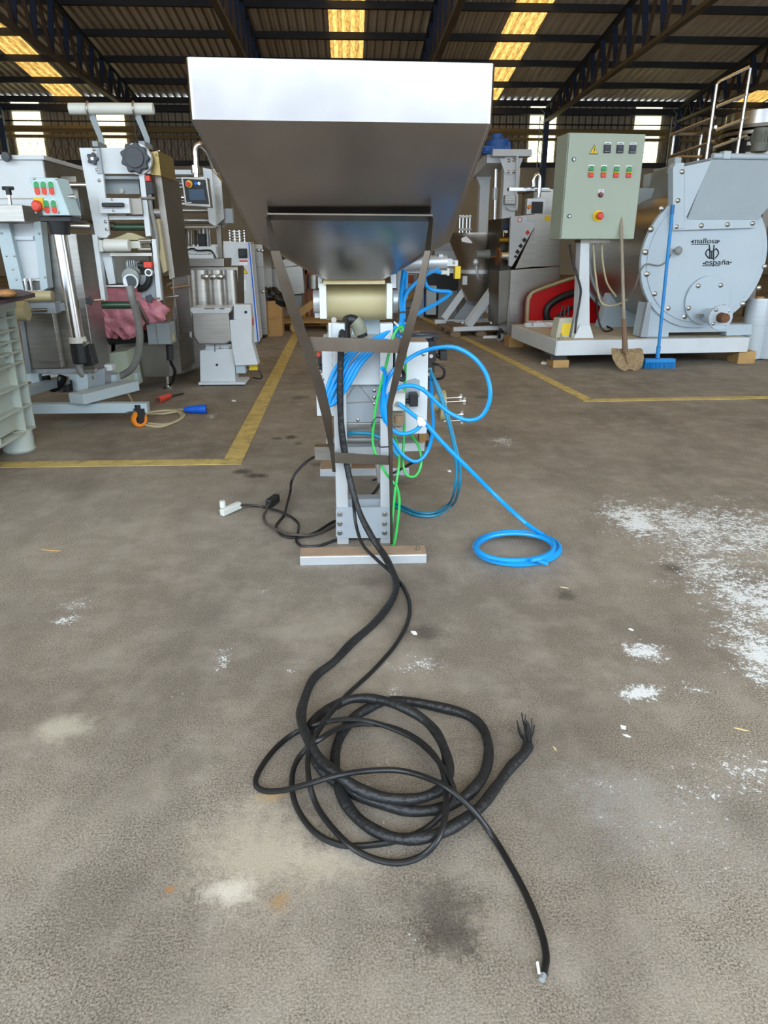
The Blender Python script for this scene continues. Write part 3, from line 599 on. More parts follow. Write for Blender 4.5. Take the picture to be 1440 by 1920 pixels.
# valve block on the right flank
m = HM.m(); m.fb(803, 640, 815, 714, .24, .22); VB = m.part('valve_block', black, bev=.003)
m = HM.m(); m.fb(812, 634, 818, 678, .26, .10); m.part('valve_coil', black, VB, bev=.002)
m = HM.m(); m.fb(825, 659, 839, 676, .25, .07); a = HM.p(818, 667, .285); b = HM.p(826, 667, .285); m.cyl(a, b, .009, n=10); m.part('pressure_knob', black, VB, bev=.003)
for x, y in ((808,667),(806,692),(805,701)):
    m = HM.m(); c = HM.p(x, y, .24); m.cyl(c, c+Vector((0, -.012, 0)), .008, n=10); m.part('push_fitting', chrome, VB)
m = HM.m(); m.fb(803, 714, 816, 742, .26, .12); m.part('lower_bracket', steel_dk)
m = HM.m(); m.ft([(812,682,.24),(824,685,.22),(833,695,.22),(830,708,.23),(814,712,.25)], .0055, 8); m.part('valve_lead', black)
# nylon flange with rods and wing nuts
m = HM.m(); yc_ = .45; c = HM.p(805, 756, yc_); e = HM.p(823, 756, yc_); m.cyl(c, e, .042, n=24); f = HM.p(834, 768, yc_); m.cyl((e.x, yc_, e.z-.01), (f.x, yc_, e.z-.01), .07, n=28); FL = m.part('nylon_flange', cream, bev=.003)
for y, x1 in ((747,866),(754,873),(779,868),(790,868)):
    m = HM.m(); a = HM.p(832, y, yc_-.05); b = HM.p(x1, y-2, yc_-.05); m.cyl(a, b, .003, n=8); RD = m.part('threaded_rod', steel, FL)
    m = HM.m()
    for s_ in (-1, 1): m.prism([b+Vector((-.012, -.002, 0)), b+Vector((-.003, -.002, 0)), b+Vector((.002, -.002, s_*.017)), b+Vector((-.010, -.002, s_*.015))], (0, .004, 0))
    m.cyl(b+Vector((-.014, 0, 0)), b, .006, n=8); m.part('wing_nut', chrome, RD)
m = HM.m(); m.fb(786, 812, 800, 832, .30, .06); m.part('wood_spacer', card)
# pneumatic cylinder of the machine at the top right
m = HM.m(); yq = .75; a = HM.p(752, 494, yq); b = HM.p(838, 492, yq); m.cyl(a, b, .032, n=28); CY = m.part('pneumatic_cylinder', alu)
m = HM.m(); m.fb(837, 485, 848, 499, yq-.03, .06); m.fb(846, 488, 859, 499, yq-.025, .05); m.part('cylinder_head', white, CY, bev=.002)
m = HM.m(); m.fc(851, 493, yq-.026, 3, .06); m.part('clevis_pin', steel_dk, CY)
m = HM.m(); m.fb(823, 477, 831, 484, yq-.02, .04); m.part('port_block', white, CY)
m = HM.m(); m.fb(826, 507, 840, 515, yq-.05, .03); m.fb(838, 503, 843, 517, yq-.05, .03); m.part('elbow_fitting', plastic_w, CY, bev=.003)
m = HM.m(); m.fb(853, 499, 864, 523, yq-.02, .05); m.part('yellow_limit_box', yellow, CY, bev=.003)
m = HM.m(); m.fb(745, 503, 855, 512, yq+.02, .05); m.part('cylinder_beam', white)
m = HM.m(); m.fb(745, 503, 765, 560, yq, .06); m.part('cylinder_bracket', grey_l)
# ---- hoses that stay on the machine
def hose(name, mt, pts, r, T=HM, n=10):
    mm = T.m(); mm.ft(pts, r, n); return mm.part(name, mt)
R1 = .0085
hose('air_hose', blue_h, [(757,508,.45),(754,530,.40),(752,560,.30),(753,590,.18),(752,612,.10)], R1)
hose('air_hose', blue_h, [(761,512,.47),(759,535,.42),(757,560,.32),(757,590,.20),(755,614,.11)], R1)
hose('air_hose', blue_h, [(826,511,.70),(808,508,.65),(797,516,.55),(797,530,.50),(806,542,.52),(825,546,.55),(842,547,.58),(843,552,.58),(820,568,.45),(790,584,.30),(762,603,.14),(752,612,.10)], R1)
hose('air_hose', blue_h, [(822,504,.70),(800,515,.55),(780,530,.45),(762,550,.34),(756,575,.24),(755,600,.15)], R1)
for k, dx in enumerate((0, 7, 14)):
    hose('air_hose', blue_h, [(752-dx*.3,606+dx*.2,.09),(735-dx*.6,618+dx*.5,.06),(708-dx*.2,632+dx*.4,.05),(680-dx*.1,648+dx*.2,.045),(648+dx*.6,668+dx*.4,.04),(624+dx*1.1,700+dx*.6,.035),(612+dx*.9,735,.03),(609+dx*.7,752,.03),(613+dx*.4,763-dx*.2,.03),(628+dx*.5,748,.035),(642+dx,718,.04),(662+dx,684,.045),(690+dx,654,.05),(722+dx*.6,630,.06),(748,614,.08)], R1*.93)
hose('air_hose', blue_h, [(752,612,.10),(760,622,.09),(752,632,.09),(744,625,.09),(748,614,.085),(757,618,.08)], R1)
hose('air_hose', blue_h, [(716,690,.0),(722,700,.02),(718,730,.04),(716,770,.05),(724,800,.06),(734,822,.07),(752,850,.08),(775,865,.09),(793,858,.10),(806,835,.13),(812,800,.2),(810,760,.25),(808,720,.25),(806,702,.24)], R1*.9)
hose('air_hose', blue_h, [(790,796,.07),(780,806,.06),(762,813,.05),(742,810,.05),(728,796,.05),(722,775,.05),(724,752,.05),(732,738,.04),(750,726,.03),(772,723,.03),(795,732,.03),(825,760,.03),(850,778,.02),(880,788,.0),(905,778,-.02),(919,745,-.03),(913,705,-.02),(890,672,0),(855,652,.03),(820,652,.06),(785,662,.09),(756,680,.06),(735,698,.04),(722,725,.05),(718,765,.05)], R1)
hose('air_hose', blue_h, [(748,757,.08),(765,770,.06),(783,784,.05)], R1)
hose('air_hose', teal_h, [(652,815,.13),(662,812,.12),(690,813,.10),(712,820,.07),(730,833,.06),(745,855,.06)], R1)
m = HM.m(); m.fp([(783,781),(792,783),(800,793),(798,799),(786,800),(782,793)], .03, .03); m.part('tee_fitting', plastic_w, bev=.003)
hose('signal_hose', green_h, [(754,612,.07),(745,617,.05),(738,630,.04),(730,660,.03),(720,700,.03),(708,745,.03),(701,790,.03),(699,830,.03),(706,855,.02),(722,885,.01),(738,905,.01),(744,912,0),(749,940,0),(745,985,.0),(740,1015,.0),(736,1024,.01),(734,1000,.01),(737,960,.0),(741,920,0),(744,900,.02),(748,870,.05),(746,840,.1),(740,818,.13)], .0055)
hose('signal_hose', green_h, [(752,612,.07),(757,622,.06),(760,640,.10),(760,700,.15),(758,745,.15),(758,800,.15),(756,850,.12),(757,878,.10),(765,892,.09),(778,893,.09),(787,880,.1),(790,860,.12),(784,835,.15),(770,815,.19)], .0055)
m = HM.m(); m.ft([(716,783,.04),(705,783,.03),(698,793,.02),(697,800,.02)], .0025, 6); m.part('cable_tie', black)
m = HM.m(); m.ft([(711,832,.048),(713,838,.045),(735,837,.045)], .0025, 6); m.part('cable_tie', black)
m = HM.m(); m.ft([(735,608,.09),(745,590,.06),(758,585,.06),(765,592,.07),(760,604,.08)], .0035, 6); m.part('cable_tie', black)
m = HM.m(); m.ft([(739,604,.08),(747,612,.065),(752,622,.07)], .004, 6); m.ft([(760,604,.09),(764,608,.08),(758,620,.08)], .004, 6); m.part('white_tie', plastic_w)
hose('conduit', black, [(646,792,.16),(645,805,.15),(648,812,.14)], .009)
m = HM.m(); m.fb(643, 822, 650, 838, .12, .03); m.part('small_clamp', white)
hose('conduit', blackr, [(752,692,.1),(757,700,.12),(756,712,.12),(748,709,.12)], .008)
hose('control_lead', blackr, [(802,806,.25),(808,820,.25),(806,836,.24),(795,855,.2),(765,872,.3),(735,888,.6),(700,900,.9)], .0065)
m = HM.m(); m.ft([(803,826,.24),(803,838,.235)], .012, 10); m.part('inline_connector', black)
# ================================================================== CABLES ON THE FLOOR
def zpath(seq, z0=.0125):
    return [gr(x, y, z) for x, y, z in seq]
def cz(l): return [(440+a/2.25, 1240+b/2.25, z) for a, b, z in l]
r_h, r_t = .0128, .0068
hv = [at(648,598,2.95), at(642,618,2.82), at(640,645,2.775), at(638,700,2.77), at(638,760,2.77), at(641,810,2.77), at(650,870,2.77), at(660,915,2.75), at(676,965,2.69), at(698,1008,2.62), at(718,1038,2.56)]
hv += zpath([(734,1066,.04),(743,1095,.014),(735,1125,.013),(705,1165,.013),(660,1205,.013)])
hv += zpath(cz([(420,0,.013),(335,70,.013),(288,180,.035),(282,250,.055),(310,325,.06),(352,402,.06),(430,472,.058),(520,535,.045),(620,572,.04),(740,582,.04),(820,565,.04),(882,525,.04),(903,460,.042),(888,380,.04),(850,300,.04),(790,240,.04),(700,190,.05),(600,160,.04),(500,158,.035),(420,188,.03),(350,235,.03),(312,310,.03),(345,425,.03),(430,515,.014),(540,572,.014),(660,612,.014),(760,632,.014),(860,622,.014),(950,585,.014),(1015,530,.02),(1062,450,.014),(1070,350,.014),(1038,270,.014),(970,222,.014),(850,190,.016),(740,170,.02),(640,168,.015),(560,200,.014),(500,240,.014),(450,310,.014),(425,390,.014),(430,500,.014),(470,600,.014),(540,680,.014),(640,735,.02),(740,750,.03),(850,730,.035),(950,680,.03),(1040,610,.025),(1110,520,.014),(1170,440,.014),(1218,392,.014),(1240,355,.014)]))
HV = Thing('power_cable', 'thick black sleeved cable coiled on the floor with frayed wire end', 'cable', (0.0, 1.5))
m = HV.m(); m.tube([HV.l(p) for p in hv], r_h, 12, 6, rf=lambda t: 1+.06*math.sin(t*260)+.05*math.sin(t*97)); m.part('cable_sheath', blackr2)
p0 = gr(440+1236/2.25, 1240+360/2.25, .014); p1 = gr(440+1232/2.25, 1240+255/2.25, .02); dv = p1-p0
for k in range(16):
    a = 2*math.pi*k/16; o0 = Vector((math.cos(a)*.008, 0, .008*math.sin(a))); sp = Vector((random.uniform(-.02, .02), 0, random.uniform(0.0, .02))); ln = random.uniform(.65, 1.1)
    m = HV.m(); m.tube([HV.l(p0+o0-dv*.08), HV.l(p0+o0*1.3+dv*.35*ln), HV.l(p0+o0*1.5+sp*.6+dv*.7*ln), HV.l(p0+o0*1.3+sp+dv*ln)], .0018, 5, 3); m.part('wire_strand', black if k % 3 else knob_m)
tv = [at(664,955,2.72), at(668,986,2.68), at(680,1021,2.61), at(704,1047,2.54)]+zpath([(735,1075,.02),(756,1100,.008),(768,1132,.008),(764,1168,.008),(742,1208,.008)])
tv = [at(655,880,2.86), at(660,915,2.80)]+tv
tv += zpath(cz([(620,0,.008),(560,62,.008),(480,135,.02),(410,212,.055),(350,300,.075),(312,390,.06),(312,490,.05),(342,600,.02),(402,690,.015),(490,780,.02),(580,830,.008),(690,850,.008),(790,820,.012),(858,750,.045),(888,650,.062),(890,530,.062),(868,440,.05),(820,370,.03),(740,310,.03),(640,272,.03),(540,264,.03),(440,282,.05),(365,325,.075),(290,382,.035),(247,460,.02),(245,560,.02),(280,650,.009),(350,730,.009),(450,775,.009),(570,775,.010),(690,755,.010),(800,710,.012),(880,640,.03),(925,565,.045),(902,485,.062),(840,400,.05),(760,330,.04),(660,282,.035),(560,252,.035),(450,246,.055),(350,266,.065),(250,305,.02),(170,370,.009),(110,450,.009),(88,512,.009),(120,545,.009),(200,545,.03),(310,517,.07),(430,482,.085),(560,462,.06),(690,460,.05),(800,487,.065),(900,535,.08),(1000,622,.055),(1090,740,.008),(1180,890,.008),(1250,1030,.008),(1298,1160,.008),(1314,1250,.008),(1303,1320,.008)]))
TV = Thing('thin_power_cable', 'thinner black cable looped through the coil with a cut end', 'cable', (0.1, 1.4))
m = TV.m(); m.tube([TV.l(p) for p in tv], r_t, 10, 6); m.part('cable_sheath', blackr)
e0 = gr(440+1303/2.25, 1240+1320/2.25, .008); e1 = gr(440+1296/2.25, 1240+1345/2.25, .008)
m = TV.m(); m.tube([TV.l(e0), TV.l((e0+e1)/2), TV.l(e1)], .0055, 8, 2); m.part('cut_end', grey_p)
m = TV.m(); m.tube([TV.l(e0+Vector((-.006, .02, .003))), TV.l(e0+Vector((-.008, 0, .003)))], .0028, 6, 2, False); m.part('exposed_core', label_w)
# blue hose lying in a coil on the floor
bh = [at(795,790,2.80), at(830,830,2.80), at(880,880,2.81), at(930,930,2.84)]
bh += [gr(985,980,.12), gr(1020,1004,.03)]
cx, cy, rx, ry = 968, 1027, 80, 29
for k in range(0, 66):
    a = math.radians(-22+k*18); q = k/66; s_ = 1.03-.05*(k/20)-.02*math.sin(q*9); bh.append(gr(cx+rx*s_*math.cos(a)+4*math.sin(q*7), cy+ry*s_*math.sin(a)+3*math.cos(q*5), .012+.012*(k/20)))
bh += [gr(1005,1050,.045), gr(1025,1057,.02)]
m = MB(); m.tube(bh, .0092, 10, 4); m.solo('air_hose', blue_h, 'bright blue air hose stretching from the machine to a floor coil', 'hose')
# two teal hoses hanging to the floor on the right of the machine
for q in range(2):
    d = q*7
    th = [at(806+q,692+q*9,2.98), at(818+d*.4,722,2.95), at(834+d*.5,770,2.93), at(850+d*.4,830,2.92), at(856+d,880,2.92), at(852+d*1.1,920,2.95)]+[gr(842+d,944+q*2,.010), gr(815+d*.5,961+q*5,.009), gr(780,960+q*6,.009), gr(748,946+q*6,.009), gr(728,938+q*6,.009)]
    m = MB(); m.tube(th, .0068, 8, 5); m.solo('air_hose', teal_h, 'teal blue hose drooping to the floor from the '+('upper' if q == 0 else 'lower')+' valve block fitting', 'hose', 'teal hoses beside the valve block')
# black mains leads with plugs on the left
PL = Thing('mains_lead', 'black mains lead ending in a white plug on the floor', 'cable', tuple(gr(500,960)))
def lz(l): return [(400+a/3.4286, 840+b/3.4286, z) for a, b, z in l]
m = PL.m(); m.tube([PL.l(p) for p in zpath(lz([(165,368,.03),(240,368,.022),(330,380,.012),(430,410,.022),(510,450,.012),(548,490,.008),(545,540,.02),(535,600,.008),(580,632,.008),(680,628,.008),(790,590,.008),(880,570,.01)]))], .0058, 8, 5); m.part('cable_sheath', blackr)
a = gr(449, 946, .03); 
m = PL.m(); pw_ = PL.l(gr(433, 955, .022)); m.obar(PL.l(gr(450,946,.028)), PL.l(gr(415,962,.018)), .03, .034); m.part('plug_body', plastic_w, bev=.006)
m = PL.m(); c = PL.l(gr(418,952,.03)); m.cyl(c, c+Vector((0, 0, .035)), .014, n=14); m.part('plug_head', plastic_w, bev=.003)
PB = Thing('mains_lead', 'black mains lead ending in a black angled plug on the floor', 'cable', tuple(gr(510,940)))
m = PB.m(); m.tube([PB.l(p) for p in zpath(lz([(355,360,.02),(340,400,.012),(322,440,.008),(340,485,.008),(400,520,.014),(470,548,.024),(560,560,.03),(650,555,.015),(740,520,.008),(800,490,.008),(880,470,.01)]))], .0058, 8, 5); m.part('cable_sheath', mat('dusty_rubber', '#4a423a', .7, 0, .2))
m = PB.m(); m.obar(PB.l(gr(503,945,.02)), PB.l(gr(520,932,.028)), .036, .04); m.part('plug_body', black, bev=.008)
m = PB.m(); c = PB.l(gr(520,928,.04)); 
for s_ in (-.008, .008): m.cyl(c+Vector((s_, 0, 0)), c+Vector((s_+.008, .02, .012)), .0025, n=6)
m.part('plug_pin', chrome)
m = MB(); m.tube([at(640,845,3.3), at(608,850,3.25), at(580,862,3.2), at(556,885,3.18), at(546,905,3.18)]+zpath(lz([(497,270,.06),(480,340,.03),(455,430,.012),(420,475,.008),(405,510,.008),(440,560,.010),(520,575,.008),(640,550,.012),(760,480,.008),(840,450,.01)])), .0062, 8, 5)
m.solo('control_cable', blackr, 'black cable arching from the machine down to the floor', 'cable')
m = MB(); m.tube([at(714,868,3.0), at(716,900,3.0)]+[gr(700,925,.05), gr(680,945,.008), gr(668,955,.008), gr(640,960,.008)], .0075, 8, 5); m.solo('control_cable', blackr, 'short black cable hanging between the machine posts', 'cable')
# ================================================================== LEFT SIDE
# ---- ribbed plastic pallet box at the edge
XF = gr(74, 836).x
CR = Thing('pallet_box', 'white ribbed plastic pallet box carrying a dark board', 'crate', (XF-.5, 4.2))
lx = .5; y1 = CR.l(gr(74, 836)).y; y0 = y1-1.3
rows = [CR.px(30+(y-593)*.17, y, lx).z for y in (580, 593, 616, 636, 657, 677, 718, 758, 801)]
zt, zb = rows[0]+.02, rows[-1]
m = CR.m(); m.box(lx-1.0, lx-.05, y0+.05, y1-.05, zb+.02, zt-.03); m.part('inner_wall', crate_m)
for z in rows:
    m = CR.m(); m.box(lx-1.0, lx, y0, y1, z-.007, z+.007); m.part('rib', crate_m, bev=.002)
for y in (y1-.006, y1-.13, y1-.47, y1-.80, y0+.13, y0+.006):
    m = CR.m(); m.box(lx-.06, lx-.002, y-.006, y+.006, zb, zt); m.part('rib', crate_m)
for k in range(5):
    x = lx-.08-k*.2; m = CR.m(); m.box(x-.006, x+.006, y1-.06, y1-.002, zb, zt); m.part('rib', crate_m)
m = CR.m(); m.box(lx-1.01, lx+.008, y0-.008, y1+.008, zt-.012, zt+.05); m.part('top_rim', crate_m, bev=.004)
for y in (y1-.10, y0+.10):
    for x in (lx-.08, lx-.9):
        m = CR.m(); m.lathe([(.088, 0), (.094, .012), (.088, .03), (.092, zb*.6), (.088, zb+.01)], (x-.0, y, 0), n=18); m.part('foot', crate_m)
ztop = zt+.05
bp_ = [gr(66, 553, ztop+.012), gr(40, 546, ztop+.012), gr(-90, 540, ztop+.012), gr(-90, 575, ztop+.012), gr(0, 567, ztop+.012)]
m = MB(); m.prism([Vector((p.x, p.y, ztop)) for p in bp_], (0, 0, .022)); m.solo('board', board_m, 'dark purple board lying across the white pallet box', 'board')
c = gr(8, 560, ztop+.022); m = MB(); m.lathe([(0, 0), (.06, 0), (.10, .012), (.097, .014), (.06, .004), (0, .004)], (c.x, c.y, ztop+.022), n=24); m.solo('plate', black, 'small dark plate on the purple board', 'plate')
m = MB(); m.sphere((c.x+.02, c.y, ztop+.048), .05, 14, (1, .8, .45)); m.solo('bread_piece', bread, 'piece of brown bread on the dark plate', 'food')
# ---- wheeled depositor with control pole
YW = 5.3
W = Thing('wheeled_depositor', 'pale machine on orange castors with push button box on a steel pole', 'machine', (-1.95, YW))
def wv(Y): return Y-YW
zr1 = W.p(200, 757, wv(4.95)).z; zr0 = W.p(200, 775, wv(4.95)).z
m = W.m(); m.box(W.p(40, 766, wv(4.95)).x, W.p(276, 766, wv(4.95)).x, wv(4.95), wv(5.02), zr0, zr1); m.part('front_rail', blueish, bev=.004)
A = W.g(143, 748, zr1+.05); B = W.g(248, 722, zr1+.05)
m = W.m(); m.obar(A, B, .13, .07); m.part('long_rail', blueish, bev=.004)
A2 = W.g(20, 742, zr1+.03); B2 = W.g(120, 712, zr1+.03); m = W.m(); m.obar(A2, B2, .10, .06); m.part('long_rail', blueish, bev=.004)
m = W.m(); m.box(W.p(20, 735, wv(6.1)).x, W.p(262, 735, wv(6.1)).x, wv(6.1), wv(6.17), zr0+.02, zr1+.02); m.part('rear_rail', blueish, bev=.004)
m = W.m(); m.fp([(142,702),(164,702),(166,747),(148,747)], wv(5.08), .2); m.part('short_post', blueish)
m = W.m(); m.fp([(164,702),(196,690),(197,735),(166,747)], wv(5.25), .2); m.part('pole_mount', grey_l)
m = W.m(); m.fp([(56,700),(72,700),(77,737),(62,737)], wv(5.5), .06); m.part('rear_leg', blueish)
m = W.m(); m.fb(70, 702, 150, 733, wv(5.9), .05); m.part('lower_beam', blueish)
m = W.m(); m.ft([(85,705,wv(5.6)),(90,720,wv(5.6)),(100,727,wv(5.6)),(112,720,wv(5.6)),(118,706,wv(5.6))], .035, 10); m.part('drive_hose', black)
m = W.m(); c = W.p(126, 748, wv(5.9)); m.cyl((c.x, c.y, zr1), (c.x, c.y, zr1-.09), .06, n=16); m.part('drive_foot', black)
def castor(T, px, py, v, r, yaw, wm, name='castor'):
    c = T.p(px, py, v); c.z = r; ax = Vector((math.cos(yaw), math.sin(yaw), 0)); fw = Vector((-ax.y, ax.x, 0))
    mm = T.m(); mm.lathe([(r*.55, -.018), (r*.92, -.018), (r, -.01), (r, .01), (r*.92, .018), (r*.55, .018)], c, ax, n=24); Wh = mm.part(name+'_wheel', wm)
    mm = T.m(); mm.cyl(c-ax*.02, c+ax*.02, r*.55, n=18); mm.part('wheel_hub', black, Wh)
    mm = T.m()
    for s_ in (-1, 1):
        o = c+ax*(s_*.026); mm.prism([o-fw*.018+Vector((0,0,-.015)), o+fw*.018+Vector((0,0,-.015)), o+fw*.045+Vector((0,0,r+.01)), o-fw*.02+Vector((0,0,r+.01))], ax*.004)
    mm.obar(c+Vector((0,0,r+.012))-fw*.025, c+Vector((0,0,r+.012))+fw*.05, .06, .012); mm.cyl(c+Vector((0,0,r+.01)), c+Vector((0,0,r+.045)), .02, n=12); mm.cyl(c-ax*.032, c+ax*.032, .008, n=8); mm.part(name+'_fork', black)
    mm = T.m(); mm.obar(c+Vector((0,0,r))-fw*.02-ax*.03, c+Vector((0,0,r-.012))-fw*.085-ax*.03, .03, .006); mm.part('brake_pedal', knob_m)
castor(W, 262, 795, wv(4.95), .056, -.85, orange); castor(W, 222, 742, wv(6.1), .05, -.5, orange); castor(W, -20, 795, wv(4.95), .052, .1, orange); castor(W, 30, 742, wv(6.1), .05, .2, orange)
# stainless body
vb = wv(5.38); xr_ = W.p(179, 693, vb).x; zb_ = W.p(120, 697, vb).z; far = W.px(207, 684, xr_).y; zt_b = W.p(80, 420, vb).z
m = W.m(); m.box(W.p(44, 650, vb).x, xr_, vb, far, zb_, zt_b-.06); m.part('body', steel, bev=.006)
m = W.m(); m.fp([(44,598),(98,586),(116,690),(58,692)], vb-.03, .03); PN = m.part('front_panel', steel, bev=.004)
m = W.m(); m.fp([(36,600),(44,598),(59,700),(50,702)], vb-.04, .05); m.part('panel_edge', grey_p)
m = W.m(); m.fb(58, 692, 148, 700, vb-.02, .04); m.part('bottom_strip', grey_l)
for x, y in ((106,624),(115,673),(86,697)): inst(SBOLT, 'screw', PN, W.p(x, y, vb-.032))
m = W.m(); m.fb(52, 567, 104, 588, vb-.18, .12); m.fb(102, 569, 124, 583, vb-.1, .1); RB = m.part('roller_bracket', grey_l, bev=.003)
a = W.p(72, 555, vb-.2); b = W.p(99, 555, vb-.2); m = W.m(); m.cyl((a.x-.15, a.y, a.z), b, .035, n=20); m.part('nylon_roller', cream, bev=.004)
a = W.p(30, 583, vb-.24); b = W.p(52, 583, vb-.24); m = W.m(); m.cyl((a.x-.2, a.y, a.z), b, .065, n=24); m.part('nylon_roller', cream, bev=.004)
m = W.m(); a = W.p(60, 582, vb-.19); b = W.p(88, 581, vb-.19); m.cyl(a, b, .012, n=10); m.part('roller_shaft', steel, RB)
# slide frame and plate
m = W.m(); m.fp([(-10,418),(16,418),(46,548),(20,552)], vb-.12, .1); m.part('slide_rail', blueish, bev=.003)
m = W.m(); m.fp([(62,416),(76,415),(90,540),(76,548)], vb-.12, .1); m.part('slide_rail', blueish, bev=.003)
m = W.m(); m.fp([(16,420),(62,418),(78,522),(36,524)], vb-.06, .05); SP = m.part('slide_plate', white)
m = W.m(); m.fb(22, 443, 62, 450, vb-.08, .03); m.part('slide_handle', white, SP)
for x, y in ((3,437),(12,480),(27,480),(73,438),(84,520),(24,505),(31,524)): inst(SBOLT, 'screw', W.o, W.p(x, y, vb-.121))
for x in (47, 57):
    m = W.m(); m.cyl(W.p(x, 522, vb-.14), W.p(x+9, 578, vb-.14), .010, n=10); m.part('guide_rod', chrome)
for y in (526, 546):
    m = W.m(); m.cyl(W.p(35, y, vb-.10), W.p(84, y, vb-.10), .012, n=10); m.part('cross_rod', chrome)
# hopper box on top
vh = wv(5.5); xh = W.p(84, 330, vh).x; m = W.m(); m.box(xh-.75, xh, vh, vh+.75, W.p(40, 418, vh).z, W.p(40, 297, vh).z); m.part('feed_hopper', white, bev=.005)
m = W.m(); m.box(xh-.002, xh+.004, vh+.01, vh+.74, W.p(40, 372, vh).z, W.p(40, 300, vh).z); m.part('side_cover', steel_dk)
m = W.m(); m.box(xh-.78, xh+.02, vh-.02, vh+.78, W.p(40, 300, vh).z, W.p(40, 291, vh).z); m.part('lid', white, bev=.004)
m = W.m(); c = W.p(12, 294, vh-.05); m.lathe([(0,-.02),(.03,-.02),(.033,0),(.028,.02),(0,.022)], c, (0,-1,0), n=14); m.part('lid_knob', knob_m)
m = W.m(); a = W.p(123, 307, vh+.55); m.cyl((a.x-.06, a.y, a.z), a, .022, n=14); m.part('hinge_pin', steel)
m = W.m(); m.fb(-60, 371, 84, 373, vh-.006, .008); m.part('seam', steel_dk)
vk = wv(5.12); xk_ = W.p(44, 400, vk).x; m = W.m(); m.box(xk_-.4, xk_, vk, vk+.5, W.p(20, 416, vk).z, W.p(20, 384, vk).z); m.part('drip_box', steel, bev=.004)
m = W.m(); m.cyl(W.p(20, 384, vk+.1), W.p(16, 355, vk+.1), .011, n=10); LV = m.part('lever_rod', chrome)
m = W.m(); c = W.p(15, 353, vk+.1); m.cyl((c.x-.035, c.y, c.z), (c.x+.035, c.y, c.z), .012, n=10); m.cyl(c, c+Vector((0,0,-.04)), .018, n=10); m.part('lever_grip', black, LV)
m = W.m(); m.fb(118, 330, 148, 410, wv(5.75), .3); m.part('gear_housing', steel_dk, bev=.004)
m = W.m()
for k in range(6): m.fb(133+k*3, 372, 135+k*3, 402, wv(5.68), .07)
m.part('cooling_fins', grey_p)
for y, r_ in ((347,.02),(424,.022)):
    m = W.m(); m.cyl(W.p(128, y, wv(5.7)), W.p(170, y, wv(5.7)), r_, n=14); m.part('tie_bar', chrome)
# control pole
vp = wv(5.1); pt = W.p(110, 430, vp); pb = W.p(147, 640, vp); pxm = (pt.x+pb.x)/2; lean = (pb.x-pt.x)*.8
tp = Vector((pxm-lean/2, vp, pt.z)); bt = Vector((pxm+lean/2, vp, pb.z))
m = W.m(); m.cyl(bt, tp, .046, n=28); m.part('control_pole', chrome)
m = W.m(); d = (tp-bt).normalized(); m.cyl(bt-d*.01, bt+d*.03, .062, .056, n=24); m.part('pole_ring', plastic_w, bev=.003)
m = W.m(); m.cyl(bt-d*.15, bt, .058, n=20); e = W.p(168, 686, vp); f_ = W.p(158, 648, vp); m.obar(f_+Vector((0,.04,0)), e+Vector((0,.04,0)), .08, .10); m.part('pole_clamp', black, bev=.01)
for x, y in ((158,645),(173,697)):
    m = W.m(); c = W.p(x, y, vp-.04); m.cyl(c, c+Vector((0,.06,0)), .017, n=12); m.part('clamp_bolt', chrome)
m = W.m(); m.ft([(148,672,vp),(149,690,vp),(156,703,vp),(170,708,vp+.1)], .026, 12); m.part('pole_elbow', greyhose)
m = W.m(); c0 = W.p(148, 671, vp); m.cyl(c0, c0+Vector((0,0,.04)), .036, n=14); m.part('elbow_nut', grey_l)
vx = wv(5.0); cb_ = W.m(); z1 = W.p(90, 333, vx).z; z0 = W.p(90, 404, vx).z; xa_ = W.p(62, 370, vx).x; xb_ = W.p(113, 370, vx).x
ln = .045
cb_.add([(xa_+ln, vx, z0), (xb_+ln, vx, z0), (xb_+ln+.03, vx+.13, z0), (xa_+ln+.03, vx+.13, z0), (xa_-ln*.2, vx, z1), (xb_-ln*.2, vx, z1), (xb_-ln*.2+.03, vx+.13, z1), (xa_-ln*.2+.03, vx+.13, z1)],
        [(0,3,2,1),(4,5,6,7),(0,1,5,4),(1,2,6,5),(2,3,7,6),(3,0,4,7)])
CB = cb_.part('button_box', mat('light_blue_box', '#b9d0d4', .42, 0, .04), bev=.006)
def dbl(T, par, px, py, v, hw=.016, hh=.040):
    c = T.p(px, py, v)
    for s_, mt, nm in ((1, green, 'start_button'), (-1, red, 'stop_button')):
        mm = MB(T); poly = [Vector((c.x-hw, v, c.z)), Vector((c.x+hw, v, c.z))]
        for k in range(9):
            a = math.pi*k/8; poly.append(Vector((c.x+hw*math.cos(a), v, c.z+s_*(hh-hw+hw*math.sin(a)))))
        mm.prism(poly, (0, -.012, 0)); mm.part(nm, mt, par, bev=.002)
    mm = MB(T); poly = []
    for k in range(20):
        a = 2*math.pi*k/20; poly.append(Vector((c.x+(hw+.004)*math.cos(a), v, c.z+(hw+.004)*math.sin(a)+math.copysign(hh-hw, math.sin(a)+1e-9))))
    mm.prism(poly, (0, -.006, 0)); mm.part('button_bezel', label_w, par)
for x, y in ((70,353),(83,353),(97,353),(88.5,388),(102,388)): dbl(W, CB, x, y, vx-.001)
m = W.m(); c = W.p(75, 382, vx); m.box(c.x-.028, c.x+.028, vx-.02, vx, c.z-.03, c.z+.035); ES = m.part('emergency_base', yellow, CB, bev=.003)
m = W.m(); c = W.p(70, 386, vx-.05); m.lathe([(.015,0),(.015,.02),(.034,.03),(.034,.045),(.024,.055),(0,.057)], c+Vector((0,.05,0)), (-.25,-1,0), n=20); m.part('emergency_stop', red, CB)
m = W.m(); c = W.p(119, 369, vx+.1); xx = xb_+.045; m.cyl((xx-.02, vx+.07, c.z), (xx+.025, vx+.07, c.z), .014, n=12); m.part('key_switch', chrome, CB)
